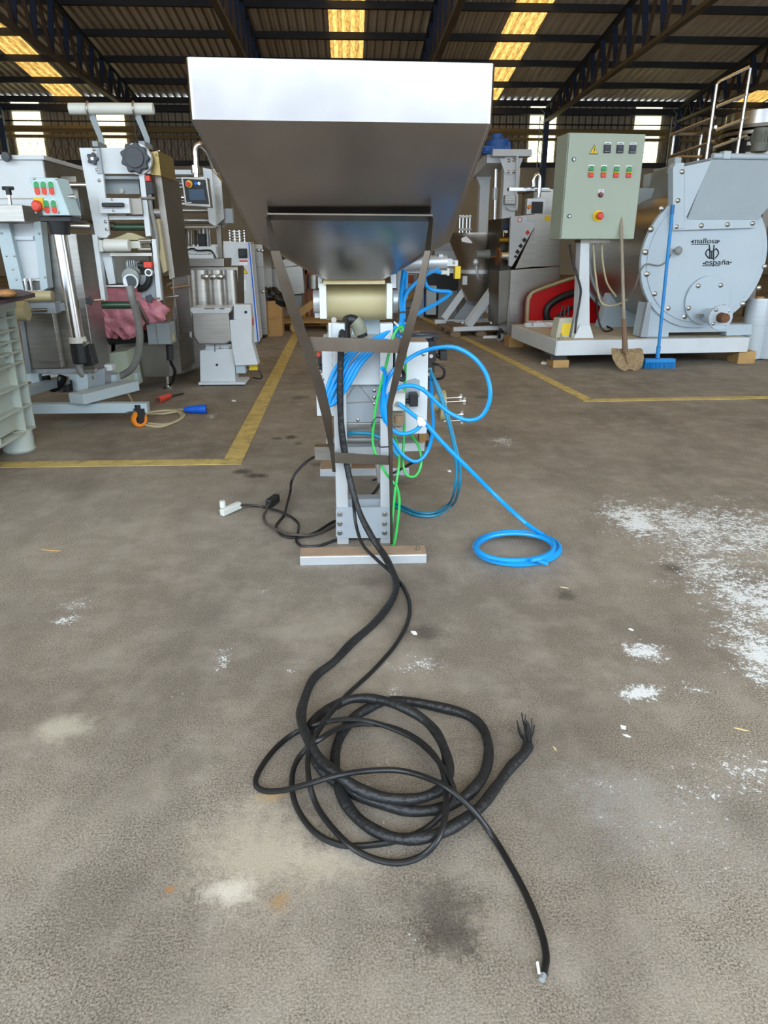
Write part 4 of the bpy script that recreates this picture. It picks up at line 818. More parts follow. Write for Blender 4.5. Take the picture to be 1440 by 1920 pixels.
for x, y in ((64,335),(105,335),(68,399),(110,398)): inst(SBOLT, 'screw', CB, W.p(x, y, vx-.001))
m = W.m(); m.fb(74, 405, 133, 416, vx+.04, .17); NK = m.part('neck_plate', black, bev=.005)
m = W.m(); m.cyl(W.p(110, 416, vp), W.p(113, 440, vp), .072, .06, n=24); m.part('neck_socket', black)
# mint cabinet, terminal and conduit under the depositor
m = W.m(); m.fp([(205,662),(236,658),(250,728),(206,730)], wv(6.0), .3); m.part('mint_cabinet', mint, bev=.004)
m = W.m(); m.fp([(192,704),(217,702),(220,717),(193,718)], wv(5.4), .1); m.part('terminal_box', blueish, bev=.003)
m = W.m(); m.fb(196, 684, 210, 695, wv(5.3), .08); m.part('small_block', white)
m = W.m(); m.ft([(218,707,wv(5.5)),(232,702,wv(5.5)),(248,690,wv(5.45)),(259,665,wv(5.4)),(262,630,wv(5.33)),(257,590,wv(5.27)),(248,560,wv(5.2)),(243,536,wv(5.2))], .026, 14); m.part('flexible_conduit', greyhose)
# ---- roller head machine
YH = 5.33
HD = Thing('roller_head_machine', 'white upright head machine with black hand knob and nylon tube on top', 'machine', (-1.6, YH))
m = HD.m(); m.fp([(148,277),(187,277),(193,325),(205,440),(200,446),(188,446),(178,440)], 0, .03); LP = m.part('left_plate', white, bev=.003)
m = HD.m(); m.fp([(172,440),(182,440),(198,563),(190,565)], -.02, .06); m.part('left_leg', white, bev=.003)
m = HD.m(); m.fp([(186,277),(276,277),(281,326),(193,326)], .02, .05); TPl = m.part('top_plate', white, bev=.003)
m = HD.m(); m.fp([(181,277),(186,277),(192,325),(182,325)], -.015, .03); HB = m.part('hinge_bar', grey_l, LP)
for x, y in ((176,280),(182,318),(186,338),(198,416),(200,430)): inst(SBOLT, 'screw', LP, HD.p(x, y, -.001), sc=1.4)
m = HD.m(); m.fp([(260,325),(270,325),(283,442),(273,444)], 0, .04); m.part('right_plate', white, bev=.003)
m = HD.m(); m.fp([(284,448),(292,448),(303,563),(294,565)], -.02, .05); m.part('right_leg', white, bev=.003)
m = HD.m(); m.fp([(281,285),(296,282),(302,330),(283,328)], .05, .45); m.part('gold_cover', goldpl, bev=.003)
for x, y in ((298,283),(294,290),(288,323)): inst(SBOLT, 'screw', HD.o, HD.p(x, y, .045))
m = HD.m(); m.fp([(290,330),(302,328),(328,520),(318,524)], .10, .55); m.part('side_frame', steel_dk)
m = HD.m(); m.fp([(283,412),(298,410),(313,508),(306,512)], .05, .05); m.part('cream_guard', cream)
# knobs
def starknob(T, px, py, v, r, par, lobes=5, hub=True, nm='star_knob', mt=None):
    c = T.p(px, py, v); poly = []
    for k in range(lobes*8):
        a = 2*math.pi*k/(lobes*8); q = r*(.84+.16*math.cos(lobes*a)); poly.append(c+Vector((q*math.cos(a), 0, q*math.sin(a))))
    mm = MB(T); mm.prism(poly, (0, -r*.55, 0)); o = mm.part(nm, mt or knob_m, par, bev=r*.12)
    if hub:
        mm = MB(T); mm.cyl(c+Vector((0, -r*.4, 0)), c+Vector((0, -r*.62, 0)), r*.26, n=12); mm.part('knob_screw', chrome, o) if par is None or par.parent is None else mm.part('knob_screw', chrome, par)
    return o
starknob(HD, 175, 298, -.01, .040, LP)
c = HD.p(260, 299, 0.02)
m = HD.m(); m.cyl(c, c+Vector((0,-.04,0)), .095, n=28); m.part('hand_wheel_disc', alu, TPl)
c2 = HD.p(252, 296, -.06); poly = [c2+Vector(((.088+.008*math.cos(9*2*math.pi*k/72))*math.cos(2*math.pi*k/72), 0, (.088+.008*math.cos(9*2*math.pi*k/72))*math.sin(2*math.pi*k/72))) for k in range(72)]
m = HD.m(); m.prism(poly, (0, .09, 0)); HW = m.part('hand_wheel', knob_m, bev=.008)
m = HD.m(); m.cyl(c2+Vector((0,-.012,0)), c2+Vector((0,.0,0)), .062, n=28); m.part('hand_wheel_cap', knob_m, HW, bev=.004)
m = HD.m(); m.fb(196, 330, 262, 336, .03, .05); m.fb(196, 337, 261, 364, .10, .02); MF = m.part('grey_flap', grey_p, bev=.002)
m = HD.m(); c = HD.p(229, 358, .10); m.cyl(c, c+Vector((0,-.012,0)), .016, n=12); m.part('flap_screw', steel_dk, MF)
m = HD.m(); m.fb(185, 371, 243, 400, -.06, .10); DB = m.part('latch_box', white, bev=.004)
m = HD.m(); m.fb(243, 372, 266, 402, -.03, .12); m.part('latch_housing', steel_dk, DB)
m = HD.m(); m.fb(190, 380, 231, 388, -.095, .035); m.part('latch_handle', black, DB, bev=.006)
for x, y in ((210,374),(213,395)): inst(SBOLT, 'screw', DB, HD.p(x, y, -.061))
m = HD.m(); m.fb(204, 405, 272, 412, .02, .03); m.part('cross_bar', white)
m = HD.m(); a = HD.p(212, 426, .1); b = HD.p(272, 426, .1); m.cyl(a, b, .024, n=16); m.part('green_roller', olive)
m = HD.m(); a = HD.p(207, 424, .1); m.cyl(a, a+Vector((.03, 0, 0)), .03, n=12); m.part('roller_nut', steel_dk)
m = HD.m(); a = HD.p(196, 460, -.05); b = HD.p(243, 460, -.05); m.cyl(a, b, .042, n=24); m.part('nylon_roller', plastic_w, bev=.006)
m = HD.m(); m.fb(185, 450, 193, 472, -.05, .06); m.part('roller_carrier', plastic_w, bev=.004); m = HD.m(); m.fb(243, 452, 262, 466, .0, .05); m.part('roller_carrier', plastic_w, bev=.004)
m = HD.m(); a = HD.p(215, 460, .12); b = HD.p(285, 460, .12); m.cyl(a, b, .055, n=20); m.part('belt_drum', cream)
m = HD.m(); m.fp([(208,450),(240,436),(252,438),(282,450)], .05, .25); m.part('loose_belt', cream)
for y in (452, 468):
    m = HD.m(); m.cyl(HD.p(260, y, .02), HD.p(284, y, .02), .016, n=10); m.part('stub_shaft', chrome)
m = HD.m(); m.fb(206, 474, 285, 480, .02, .04); m.part('cross_bar', steel)
m = HD.m(); m.fp([(190,474),(208,474),(217,532),(204,533)], .04, .06); m.part('inner_plate', white)
m = HD.m(); m.fb(200, 531, 285, 538, .06, .04); m.part('black_bar', black)
m = HD.m(); m.cyl(HD.p(195, 537, .05), HD.p(240, 537, .05), .012, n=10); m.part('cross_rod', chrome)
m = HD.m(); m.fb(212, 478, 282, 535, .35, .05); m.part('dark_back', steel_dk)
# motor in the head
m = HD.m(); m.fc(244, 520, -.02, 17, .25, 24); m.fb(236, 490, 262, 515, .02, .2); MO = m.part('gear_motor', motor_g, bev=.008)
m = HD.m(); m.cyl(HD.p(245, 528, -.02), HD.p(245, 528, -.12), .052, n=24); EC = m.part('motor_end_cap', alu, bev=.004)
c = HD.p(245, 528, -.121); m = HD.m(); m.cyl(c, c+Vector((0,-.006,0)), .04, n=24); m.part('cap_face', knob_m, EC)
m = HD.m()
for k in range(4): m.fb(238+k*4, 488, 240+k*4, 500, -.005, .02)
m.part('motor_fins', grey_l, MO)
m = HD.m(); m.tube([HD.p(262+18*math.cos(a), 520+22*math.sin(a), .0) for a in [math.radians(q) for q in range(-100, 101, 20)]], .022, 10, 3); m.part('belt_guard', black)
m = HD.m(); m.fb(269, 491, 284, 502, -.06, .05); SW = m.part('red_switch', red, bev=.003)
m = HD.m(); m.fc(278, 511, -.05, 7, .05, 18); m.part('dial', label_w, SW); m = HD.m(); m.fc(278, 511, -.055, 4.5, .01, 12); m.part('dial_mark', knob_m, SW)
m = HD.m(); m.fb(262, 515, 292, 560, .02, .18); m.part('valve_body', grey_l, bev=.01)
for (kx, ky, ex, ey) in ((168,564,194,562),(281,560,300,559)):
    m = HD.m(); m.cyl(HD.p(kx, ky, -.05), HD.p(ex, ey, -.02), .008, n=8); SR = m.part('clamp_screw', chrome); starknob(HD, kx, ky, -.05, .032, SR, 5, False, 'clamp_knob')
m = HD.m(); m.cyl(HD.p(192, 572, .05), HD.p(246, 572, .05), .026, n=16); m.part('green_roller', olive)
m = HD.m(); m.cyl(HD.p(262, 372, .0), HD.p(290, 372, .0), .01, n=8); m.part('stub_shaft', steel)
m = HD.m(); m.fb(273, 340, 286, 364, .0, .06); BC = m.part('black_sensor', black, bev=.003)
m = HD.m(); m.fb(272, 329, 280, 339, .0, .05); m.part('sensor_cap', red, BC)
m = HD.m(); m.ft([(281,364,.02),(283,390,.02),(292,430,.03),(296,470,.04),(290,500,.05)], .014, 10); m.part('sensor_conduit', greyhose)
# nylon tube on two arms
m = HD.m(); a = HD.p(130, 204, .2); b = HD.p(288, 204, .2); m.cyl(a, b, .036, n=24); m.part('nylon_tube', plastic_w, bev=.004)
for x0, x1, y1 in ((166,195,276),(252,281,276)):
    m = HD.m(); P_ = [HD.p(x0-4, 194, .2), HD.p(x0+4, 194, .2), HD.p(x0+14, 222, .2), HD.p(x1, 262, .2), HD.p(x1, 278, .2), HD.p(x1-9, 278, .2), HD.p(x1-10, 262, .2), HD.p(x0+2, 222, .2)]
    m.prism(P_, (0, .012, 0)); AR = m.part('tube_arm', grey_p)
    m = HD.m(); c = HD.p(x0, 204, .2)
    m.tube([c+Vector((0, .043*math.cos(a), .043*math.sin(a))) for a in [2*math.pi*k/12 for k in range(13)]], .006, 6, 2); m.part('arm_hook', steel, AR)
    m = HD.m(); m.box(AR.data.vertices[5].co.x, AR.data.vertices[4].co.x, .05, .25, HD.p(x1, 280, .2).z, HD.p(x1, 270, .2).z); m.part('arm_foot', grey_p)
# base of the head machine with level foot
vl = 1.0; m = HD.m(); m.fp([(205,635),(316,635),(316,706),(210,706)], vl, .05); m.part('base_skirt', steel_dk)
m = HD.m(); m.fp([(316,640),(326,560),(340,700),(316,706)], vl+.02, .03); m.part('base_post', steel); m = HD.m(); m.fp([(206,560),(216,560),(216,706),(210,706)], vl, .06); m.part('base_post', steel)
m = HD.m(); m.box(HD.p(206, 640, vl).x, HD.p(330, 640, vl).x, vl+.05, vl+.8, HD.p(270, 700, vl).z, HD.p(270, 640, vl).z); m.part('base_body', steel_dk)
c = HD.p(313, 705, vl+.06); m = HD.m(); m.cyl((c.x, vl+.06, 0.0), (c.x, vl+.06, .02), .045, .03, n=20); m.cyl((c.x, vl+.06, .02), (c.x, vl+.06, c.z+.02), .016, n=12); m.part('level_foot', chrome)
c = HD.p(225, 705, vl+.1); m = HD.m(); m.cyl((c.x, vl+.1, 0.0), (c.x, vl+.1, .02), .045, .03, n=20); m.cyl((c.x, vl+.1, .02), (c.x, vl+.1, c.z+.02), .016, n=12); m.part('level_foot', chrome)
m = HD.m(); m.cyl(HD.p(204, 633, .9), HD.p(275, 629, .9), .06, n=20); m.part('drive_shaft_cover', black)
m = HD.m(); m.fb(276, 606, 318, 646, .74, .22); JB = m.part('junction_box', grey_p, bev=.004)
m = HD.m(); m.fb(293, 606, 294.5, 646, .736, .006); m.part('box_seam', steel_dk, JB)
m = HD.m(); xx = HD.p(318, 626, .74).x; zz = HD.p(318, 632, .82).z; m.prism([Vector((xx+.001, .82, zz-.03)), Vector((xx+.001, .87, zz-.03)), Vector((xx+.001, .845, zz+.03))], (.003, 0, 0)); m.part('warning_sticker', yellow, JB)
m = HD.m(); m.ft([(318,648,.82),(319,668,.82),(321,680,.84),(328,695,.87),(325,712,.9),(318,722,.95)], .014, 10); m.part('box_cable', blackr)
m = HD.m(); m.cyl(HD.p(318, 647, .82), HD.p(319, 675, .82), .030, n=14); m.part('cable_connector', black)
m = HD.m(); m.cyl(HD.p(268, 612, .85), HD.p(278, 612, .85), .03, n=12); m.part('red_cap', red)
m = HD.m(); m.obar(HD.p(258, 570, .3), HD.p(277, 604, .7), .02, .05); m.part('brace', steel_dk)
for (a, b) in (((313,535),(322,530)),((310,558),(335,555))):
    m = HD.m(); m.cyl(HD.p(*a, .1), HD.p(*b, .1), .008, n=8); m.part('toggle_rod', steel)
# columns that carry the head down to the base
for px in (200, 300):
    m = HD.m(); x = HD.p(px, 600, 1.05).x; m.box(x-.04, x+.04, 1.05, 1.13, HD.p(250, 700, vl).z, HD.p(250, 400, 1.05).z); m.box(x-.03, x+.03, .30, 1.06, HD.p(250, 400, 1.05).z-.06, HD.p(250, 400, 1.05).z); m.part('head_column', steel_dk)
# ---- pink film bundle between the machines
m = MB(); rnd = random.Random(3)
def lump(mm, c, r, sc, n=40):
    o = len(mm.v); mm.sphere(c, r, n, sc)
    for i in range(o, len(mm.v)):
        d = mm.v[i]-c; a = math.atan2(d.y, d.x); k = 1+.10*math.sin(5*a+d.z*40)+.09*math.sin(9*d.z/r+3*a)+.06*math.sin(13*a-22*d.z/r)+.05*rnd.random(); mm.v[i] = c+d*k
lump(m, at(232, 588, 6.12), .15, (1.1, .6, 1.2)); lump(m, at(222, 560, 6.12), .13, (1.4, .6, .9)); lump(m, at(285, 585, 6.15), .11, (1.1, .6, .9)); lump(m, at(252, 566, 6.14), .12, (1.3, .6, .9)); lump(m, at(206, 596, 6.14), .11, (.8, .6, 1.3))
m.solo('plastic_film_bundle', pink, 'crumpled pink plastic film stuffed behind the roller head legs', 'plastic film', ang=80)
# ---- stainless trough line with roller frame and display
YT = 7.0
TL = Thing('trough_line', 'stainless trough machine with roller frame and hanging touch display', 'machine', (-1.4, YT))
m = TL.m(); m.fp([(322,500),(446,500),(448,590),(420,628),(374,690),(342,703),(324,560)], 0, .4); m.part('trough_body', steel, bev=.01)
m = TL.m(); m.fp([(318,485),(420,485),(420,500),(318,500)], -.02, .45); m.part('trough_top_edge', steel, bev=.004)
for x, r_ in ((372, .10), (402, .09), (428, .085)):
    m = TL.m(); a = TL.p(x, 506, .02); b = TL.p(x+6, 592, .02); m.cyl(a, b, r_, n=28); m.part('trough_bulge', steel)
m = TL.m(); m.obar(TL.p(320, 540, -.04), TL.p(400, 528, -.04), .02, .012); m.part('guard_rail', wood)
for x in (385, 399, 412): inst(DBOLT, 'bolt', TL.o, TL.p(x, 519, -.10), sc=.9)
m = TL.m(); m.fp([(323,552),(326,552),(343,700),(340,702)], -.02, .02); m.part('bright_edge', chrome)
for px in (345, 440):
    m = TL.m(); c = TL.p(px, 640, .3); m.cyl((c.x, .3, 0), (c.x, .3, c.z+.1), .03, n=12); m.part('leg', steel_dk)
# upper frame
zf = TL.p(360, 320, .1).z
m = TL.m(); m.fb(300, 318, 362, 327, .1, .12); m.part('top_bar', white, bev=.003)
for y, r_, mt in ((334,.03,chrome),(345,.025,steel_dk),(351,.012,chrome),(371,.028,chrome),(383,.018,chrome),(414,.028,steel),(395,.02,steel)):
    m = TL.m(); m.cyl(TL.p(300, y, .25), TL.p(400, y, .25), r_, n=18); m.part('roller', mt)
m = TL.m(); m.cyl(TL.p(290, 399, .0), TL.p(314, 399, .0), .034, n=16); AX = m.part('air_cylinder', alu); m = TL.m(); m.cyl(TL.p(313, 399, .0), TL.p(326, 399, .0), .045, n=14); m.part('cylinder_end', black, AX)
m = TL.m(); m.fp([(380,314),(397,318),(404,424),(392,418)], .12, .5); m.part('end_frame', white)
m = TL.m(); m.fp([(397,318),(415,340),(420,410),(404,424)], .18, .5); m.part('end_frame', steel)
m = TL.m(); m.fb(421, 391, 436, 418, .3, .1); m.part('small_panel', grey_l)
m = TL.m(); m.fp([(405,420),(414,420),(418,500),(410,500)], .3, .06); m.part('frame_post', steel_dk)
m = TL.m(); m.fp([(306,420),(312,420),(316,490),(310,490)], .3, .06); m.part('frame_post', steel_dk)
m = TL.m(); m.fb(312, 424, 405, 427, .25, .06); m.part('frame_rail', steel)
rd = random.Random(11)
for k in range(12):
    x = 318+k*7+rd.uniform(-2, 2); m = TL.m(); y0_ = rd.uniform(424, 436); m.cyl(TL.p(x, y0_, .45), TL.p(x+1, 478, .45), rd.uniform(.008, .022), n=10); m.part('actuator', rd.choice([steel, black, alu, steel_dk]))
m = TL.m(); m.fb(316, 440, 340, 470, .42, .1); m.fb(372, 438, 384, 462, .4, .1); m.part('valve_bank', black)
m = TL.m(); m.fb(312, 443, 336, 462, .35, .1); m.part('grey_cover', grey_l)
m = TL.m(); m.fb(322, 462, 405, 476, .2, .08); m.fb(326, 477, 400, 490, .14, .1); m.part('white_tray', white, bev=.003)
m = TL.m(); m.ft([(322,466,.18),(340,472,.17),(360,466,.17),(372,470,.17),(395,470,.17),(406,486,.18)], .008, 6); m.part('loose_cable', black)
# display
m = TL.m(); m.fp([(339,331),(388,333),(395,389),(347,386)], -.28, .12); DS = m.part('display_housing', steel, bev=.005)
m = TL.m(); m.fp([(343,335),(385,337),(392,383),(350,381)], -.284, .004); DF = m.part('display_face', black, DS)
m = TL.m(); m.fp([(353,355),(382,355),(385,375),(356,375)], -.287, .003); m.part('screen', screen, DS)
m = TL.m(); m.fp([(351,379),(359,379),(359,380.5),(351,380.5)], -.287, .003); m.part('brand_mark', label_w, DS)
m = TL.m(); m.fc(354, 345, -.30, 6.5, .018, 20); m.part('emergency_base', yellow, DS); m = TL.m(); m.fc(352, 345, -.33, 4.3, .03, 18); m.part('emergency_stop', red, DS)
for x, mt in ((367, blue_p), (373, label_w), (379.5, knob_m)):
    m = TL.m(); m.fc(x, 344, -.295, 2.9, .012, 14); m.part('button', mt, DS)
m = TL.m(); m.ft([(368,334,-.2),(367,300,-.2),(366,284,-.2),(369,273,-.2),(376,271,-.18),(384,278,-.1),(392,292,.1),(400,312,.3)], .024, 14); m.part('display_arm', chrome)
m = TL.m(); c = TL.p(367, 325, -.2); m.cyl(c, c+Vector((0, 0, .06)), .038, n=18); m.part('arm_collar', chrome)
m = TL.m(); m.ft([(397,312,.3),(410,340,.3),(420,400,.3),(422,412,.3)], .012, 8); m.part('frame_tube', chrome)
# ---- white electric cabinet with blue stripe
EC_ = Thing('electric_cabinet', 'white electric cabinet with blue stripe, rotary switch and warning triangle', 'cabinet', (-1.4, 9.3))
m = EC_.m(); m.fp([(418,452),(466,454),(484,640),(440,655)], 0, .5); EB = m.part('cabinet_body', white, bev=.005)
m = EC_.m(); m.fp([(463,454),(469,454),(487,640),(481,641)], -.012, .012); m.part('edge_trim', white, EB)
m = EC_.m(); m.fp([(465.5,455),(467.5,455),(485,640),(482.5,640)], -.016, .006); m.part('blue_stripe', blue_p, EB)
m = EC_.m(); m.fb(447, 466, 463, 484, -.02, .02); SWI = m.part('rotary_switch', black, EB, bev=.003)
c = EC_.p(455, 475, -.02); m = EC_.m(); m.cyl(c, c+Vector((0,-.02,0)), .04, n=18); m.obar(c+Vector((0,-.03,-.035)), c+Vector((0,-.03,.035)), .016, .02, (0,1,0)); m.part('switch_knob', knob_m, EB)
def triangle(T, par, px, py, w_px, v):
    k = T.mpp(px, py, v); c = T.p(px, py, v); R_ = w_px*k/2
    mm = MB(T); mm.prism([c+Vector((-R_, 0, -R_*.8)), c+Vector((R_, 0, -R_*.8)), c+Vector((0, 0, R_))], (0, -.004, 0)); mm.part('warning_border', ink, par)
    mm = MB(T); q = .84; c3 = c+Vector((0, -.0045, -.02*R_)); mm.prism([c3+Vector((-R_*q, 0, -R_*.8*q)), c3+Vector((R_*q, 0, -R_*.8*q)), c3+Vector((0, 0, R_*q*.95))], (0, -.002, 0)); mm.part('warning_sign', yellow, par)
    mm = MB(T); c4 = c+Vector((0, -.0075, -.12*R_)); S_ = R_*.52
    mm.prism([c4+Vector(p)*S_ for p in ((.1,0,1),(-.3,0,.0),(-.02,0,.05),(-.12,0,-.55),(-.25,0,-.5),(-.05,0,-1),(.15,0,-.45),(.02,0,-.5),(.3,0,.25),(.05,0,.2),(.3,0,1))], (0, -.002, 0)); mm.part('lightning_mark', ink, par)
triangle(EC_, EB, 457, 507, 15, -.001)
m = EC_.m(); m.fb(449, 488, 464, 491, -.004, .004); m.part('red_label', red, EB)
m = EC_.m(); m.fb(449, 491, 464, 497, -.004, .004); m.part('white_label', label_w, EB)
m = EC_.m(); m.fb(448, 524, 461, 544, -.003, .003); m.part('white_label', label_w, EB)
m = EC_.m(); m.box(EC_.p(440,650,0).x, EC_.p(484,650,0).x, .02, .48, 0, .12); m.part('plinth', steel_dk)
# ---- tall steel cabinet behind it
SC = Thing('steel_cabinet', 'tall brushed steel cabinet behind the white electric cabinet', 'cabinet', (-1.3, 9.9))
m = SC.m(); x1 = SC.p(500, 600, 0).x; m.box(x1-.9, x1, 0, 1.0, .05, SC.p(480, 458, 0).z); SB_ = m.part('cabinet_body', steel, bev=.006)
m = SC.m(); m.box(x1-.85, x1-.05, .05, .95, 0, .05); m.part('plinth', black)
for y in (500, 545, 615): 
    m = SC.m(); m.fb(474, y, 500, y+1.2, -.004, .005); m.part('panel_seam', steel_dk, SB_)
for x, y in ((474,467),(484,469),(491,470),(478,551),(493,547)): inst(DBOLT, 'bolt', SB_, SC.p(x, y, -.001), sc=.8)
for k in range(4):
    c = SC.p(432+k*9, 455, .6); m = SC.m(); m.cyl(c, c+Vector((0, 0, .16)), .012, n=8); m.part('top_rod', chrome)
m = SC.m()
for k in range(4): c = SC.p(446, 455, .6); m.cyl((c.x, c.y, c.z+.03+.035*k), (c.x, c.y, c.z+.042+.035*k), .12, n=20)
m.part('top_stack', steel)
# ---- small grinder on the floor
GR = Thing('countertop_grinder', 'small white grinder with steel hopper standing on the floor', 'grinder', tuple(gr(440, 724)))
m = GR.m(); b0 = GR.p(372, 722, 0); b1 = GR.p(460, 722, 0); zz = GR.p(420, 717, 0).z; fr = GR.g(473, 706, zz); m.box(b0.x, b1.x, 0, fr.y, 0.012, zz); GB = m.part('base_plate', white, bev=.004)
for x in (b0.x+.03, b1.x-.03):
    for y in (.03, fr.y-.03):
        m = GR.m(); m.cyl((x, y, 0), (x, y, .014), .02, n=10); m.part('rubber_foot', black, GB)
m = GR.m(); m.fp([(374,657),(440,652),(441,716),(375,716)], .05, .22); BDY = m.part('body', white, bev=.008)
m = GR.m(); m.fp([(385,645),(437,645),(437,658),(385,658)], .08, .18); m.part('body_top', white, bev=.004)
for x, y in ((413,652),(432,652)): inst(DBOLT, 'bolt', BDY, GR.p(x, y, .05), sc=.4)
m = GR.m(); m.fc(407, 684, .05, 2.2, -.006, 12); m.part('body_hole', black, BDY)
m = GR.m(); m.obar(GR.p(403, 646, .045), GR.p(403, 660, .045), .006, .006); m.part('body_slot', black, BDY)
m = GR.m(); m.fp([(359,586),(429,586),(433,640),(421,646),(372,646),(362,630)], .0, .28); HPG = m.part('steel_hopper', steel, bev=.012)
m = GR.m(); m.fp([(357,577),(433,577),(433,583),(428,588),(361,588),(356,583)], -.02, .32); m.part('hopper_lid', white, bev=.004)
for x in (388, 398, 416):
    m = GR.m(); c = GR.g(x, 579, GR.p(400, 577, .0).z); m.box(c.x-.02, c.x+.02, c.y-.01, c.y+.012, c.z-.002, c.z+.003); m.part('lid_slot', black, HPG)
m = GR.m(); c = GR.p(361, 628, .12); m.cyl(c+Vector((-.02,0,0)), c, .03, n=14); m.part('hopper_trunnion', white, HPG)
m = GR.m(); m.fp([(429,600),(472,598),(472,640),(484,684),(441,686),(433,640)], .02, .16); MH = m.part('motor_housing', white, bev=.006)
m = GR.m(); m.fp([(438,571),(470,571),(472,600),(438,600)], .04, .13); m.part('motor_top_cover', white, MH, bev=.004)
m = GR.m(); m.fc(461, 585, .04, 2.6, -.008, 12); m.part('round_button', black, MH)
m = GR.m(); m.fb(430, 589, 437, 598, .01, .02); m.part('toggle_switch', black, MH)
xx = GR.p(484, 640, .02).x; m = GR.m(); zz2 = GR.p(474, 603, .1).z; xs = GR.p(472, 603, .02).x; m.box(xs, xs+.003, .05, .13, zz2-.03, zz2+.035); m.part('red_label', red, MH)
m = GR.m(); m.fb(442, 684, 460, 700, .06, .12); m.part('discharge_chute', blueish, bev=.004)
m = GR.m(); m.fb(467, 684, 483, 694, .12, .005); m.part('hanging_tag', yellow)
m = GR.m(); m.ft([(462,690,.14),(480,690,.14),(491,704,.14),(488,710,.16),(474,708,.2)], .006, 8); m.part('mains_cord', black)
# ---- red and blue plugs with beige cable
RP = Thing('red_plug', 'red industrial plug lying on the floor under the level foot', 'plug', tuple(gr(308, 752)))
a = RP.l(gr(297, 750, .028)); b = RP.l(gr(318, 742, .028)); m = RP.m(); m.cyl(a, b, .028, .022, n=18); m.part('plug_body', red, bev=.003)
m = RP.m(); d = (b-a).normalized(); m.cyl(a-d*.002, a+d*.003, .022, n=16); m.part('plug_socket', brownst)
m = RP.m(); m.tube([b, b+d*.05+Vector((0,0,-.01)), b+d*.12+Vector((.03, .08, -.02))], .008, 8, 5); m.part('plug_cord', blackr)
BPl = Thing('blue_plug', 'blue industrial plug on a coil of beige cable', 'plug', tuple(gr(365, 770)))
a = BPl.l(gr(345, 768, .03)); b = BPl.l(gr(387, 767, .034)); d = (b-a).normalized()
m = BPl.m(); m.lathe([(.014,0),(.022,.015),(.028,.06),(.031,.11),(.034,.12),(.034,(b-a).length)], a, d, n=20); m.part('plug_body', blue_p)
m = BPl.m(); m.cyl(b-d*.006, b+d*.002, .027, n=18); m.part('plug_socket', mat('dark_blue', '#0b2f70', .5))
for k in range(3):
    an = k*2.1; m = BPl.m(); o_ = Vector((0, math.cos(an)*.014, math.sin(an)*.014)); m.cyl(b+o_-d*.004, b+o_+d*.006, .004, n=8); m.part('plug_pin', chrome)
bp2 = [a]+[BPl.l(gr(x, y, .012)) for x, y in ((330,769),(300,771),(275,775),(262,785),(275,793),(310,796),(335,788),(340,778),(325,770),(290,772),(268,780),(270,795),(300,800),(330,790),(345,780),(335,772),(300,776),(262,770),(235,745),(222,722))]
bp2[-1].z = .25; bp2[-2].z = .12
m = BPl.m(); m.tube(bp2, .009, 8, 5); m.part('beige_cable', beige_c)
# ---- things further back on the left of the aisle
ST = Thing('steel_hopper_stand', 'bright steel box hopper on a dark stand behind the brace', 'machine', (-.9, 11.2))
m = ST.m(); m.fp([(496,505),(567,498),(571,550),(547,553),(524,546),(497,548)], 0, .6); m.part('steel_box', steel, bev=.006)
m = ST.m(); m.fp([(528,488),(540,485),(562,497),(530,501)], .1, .4); m.part('white_cover', white)
m = ST.m(); m.fb(553, 553, 566, 582, .1, .2); m.part('motor', grey_p, bev=.01)
for px in (502, 563):
    m = ST.m(); c = ST.p(px, 560, .3); m.box(c.x-.03, c.x+.03, .25, .31, .143, c.z+.1); m.part('leg', steel_dk)
m = ST.m(); c = ST.p(535, 600, .3); m.box(c.x-.3, c.x+.3, .2, .5, .20, .26); m.part('lower_shelf', steel_dk)
KB = Thing('steel_pot_unit', 'small steel pot on a rust red frame behind the roller', 'machine', (-.35, 11.6))
m = KB.m(); m.cyl(KB.p(588, 541, .2), KB.p(588, 515, .2), .10, n=24); m.part('steel_pot', steel)
m = KB.m(); m.fb(571, 506, 577, 600, .2, .06); m.fb(572, 505, 590, 515, .2, .2); m.part('frame', terra)
m = KB.m(); c = KB.p(580, 600, .2); m.box(c.x-.1, c.x+.18, .1, .4, 0, .05); m.part('base', terra); m = KB.m(); m.box(c.x+.02, c.x+.07, .2, .26, .04, KB.p(588, 540, .2).z); m.part('stem', terra)
BXx = Thing('cardboard_box', 'brown cardboard box with a creased flap beside the steel cabinet', 'box', tuple(gr(515, 631)))
m = BXx.m(); m.fp([(499,564),(528,564),(530,630),(501,633)], 0, .3); m.part('box_body', card, bev=.004)
m = BXx.m(); m.fp([(499,565),(520,563),(521,590),(515,598),(500,597)], -.02, .02); m.part('box_flap', card)
m = MB(); rnd = random.Random(9); lump(m, at(510, 556, BXx.loc.y+.1), .14, (1, .8, .8)); lump(m, at(528, 562, BXx.loc.y+.05), .12, (1.2, .8, .7)); m.solo('bin_bag', blackbag, 'crumpled black bin bag on the cardboard box', 'bag', ang=80)
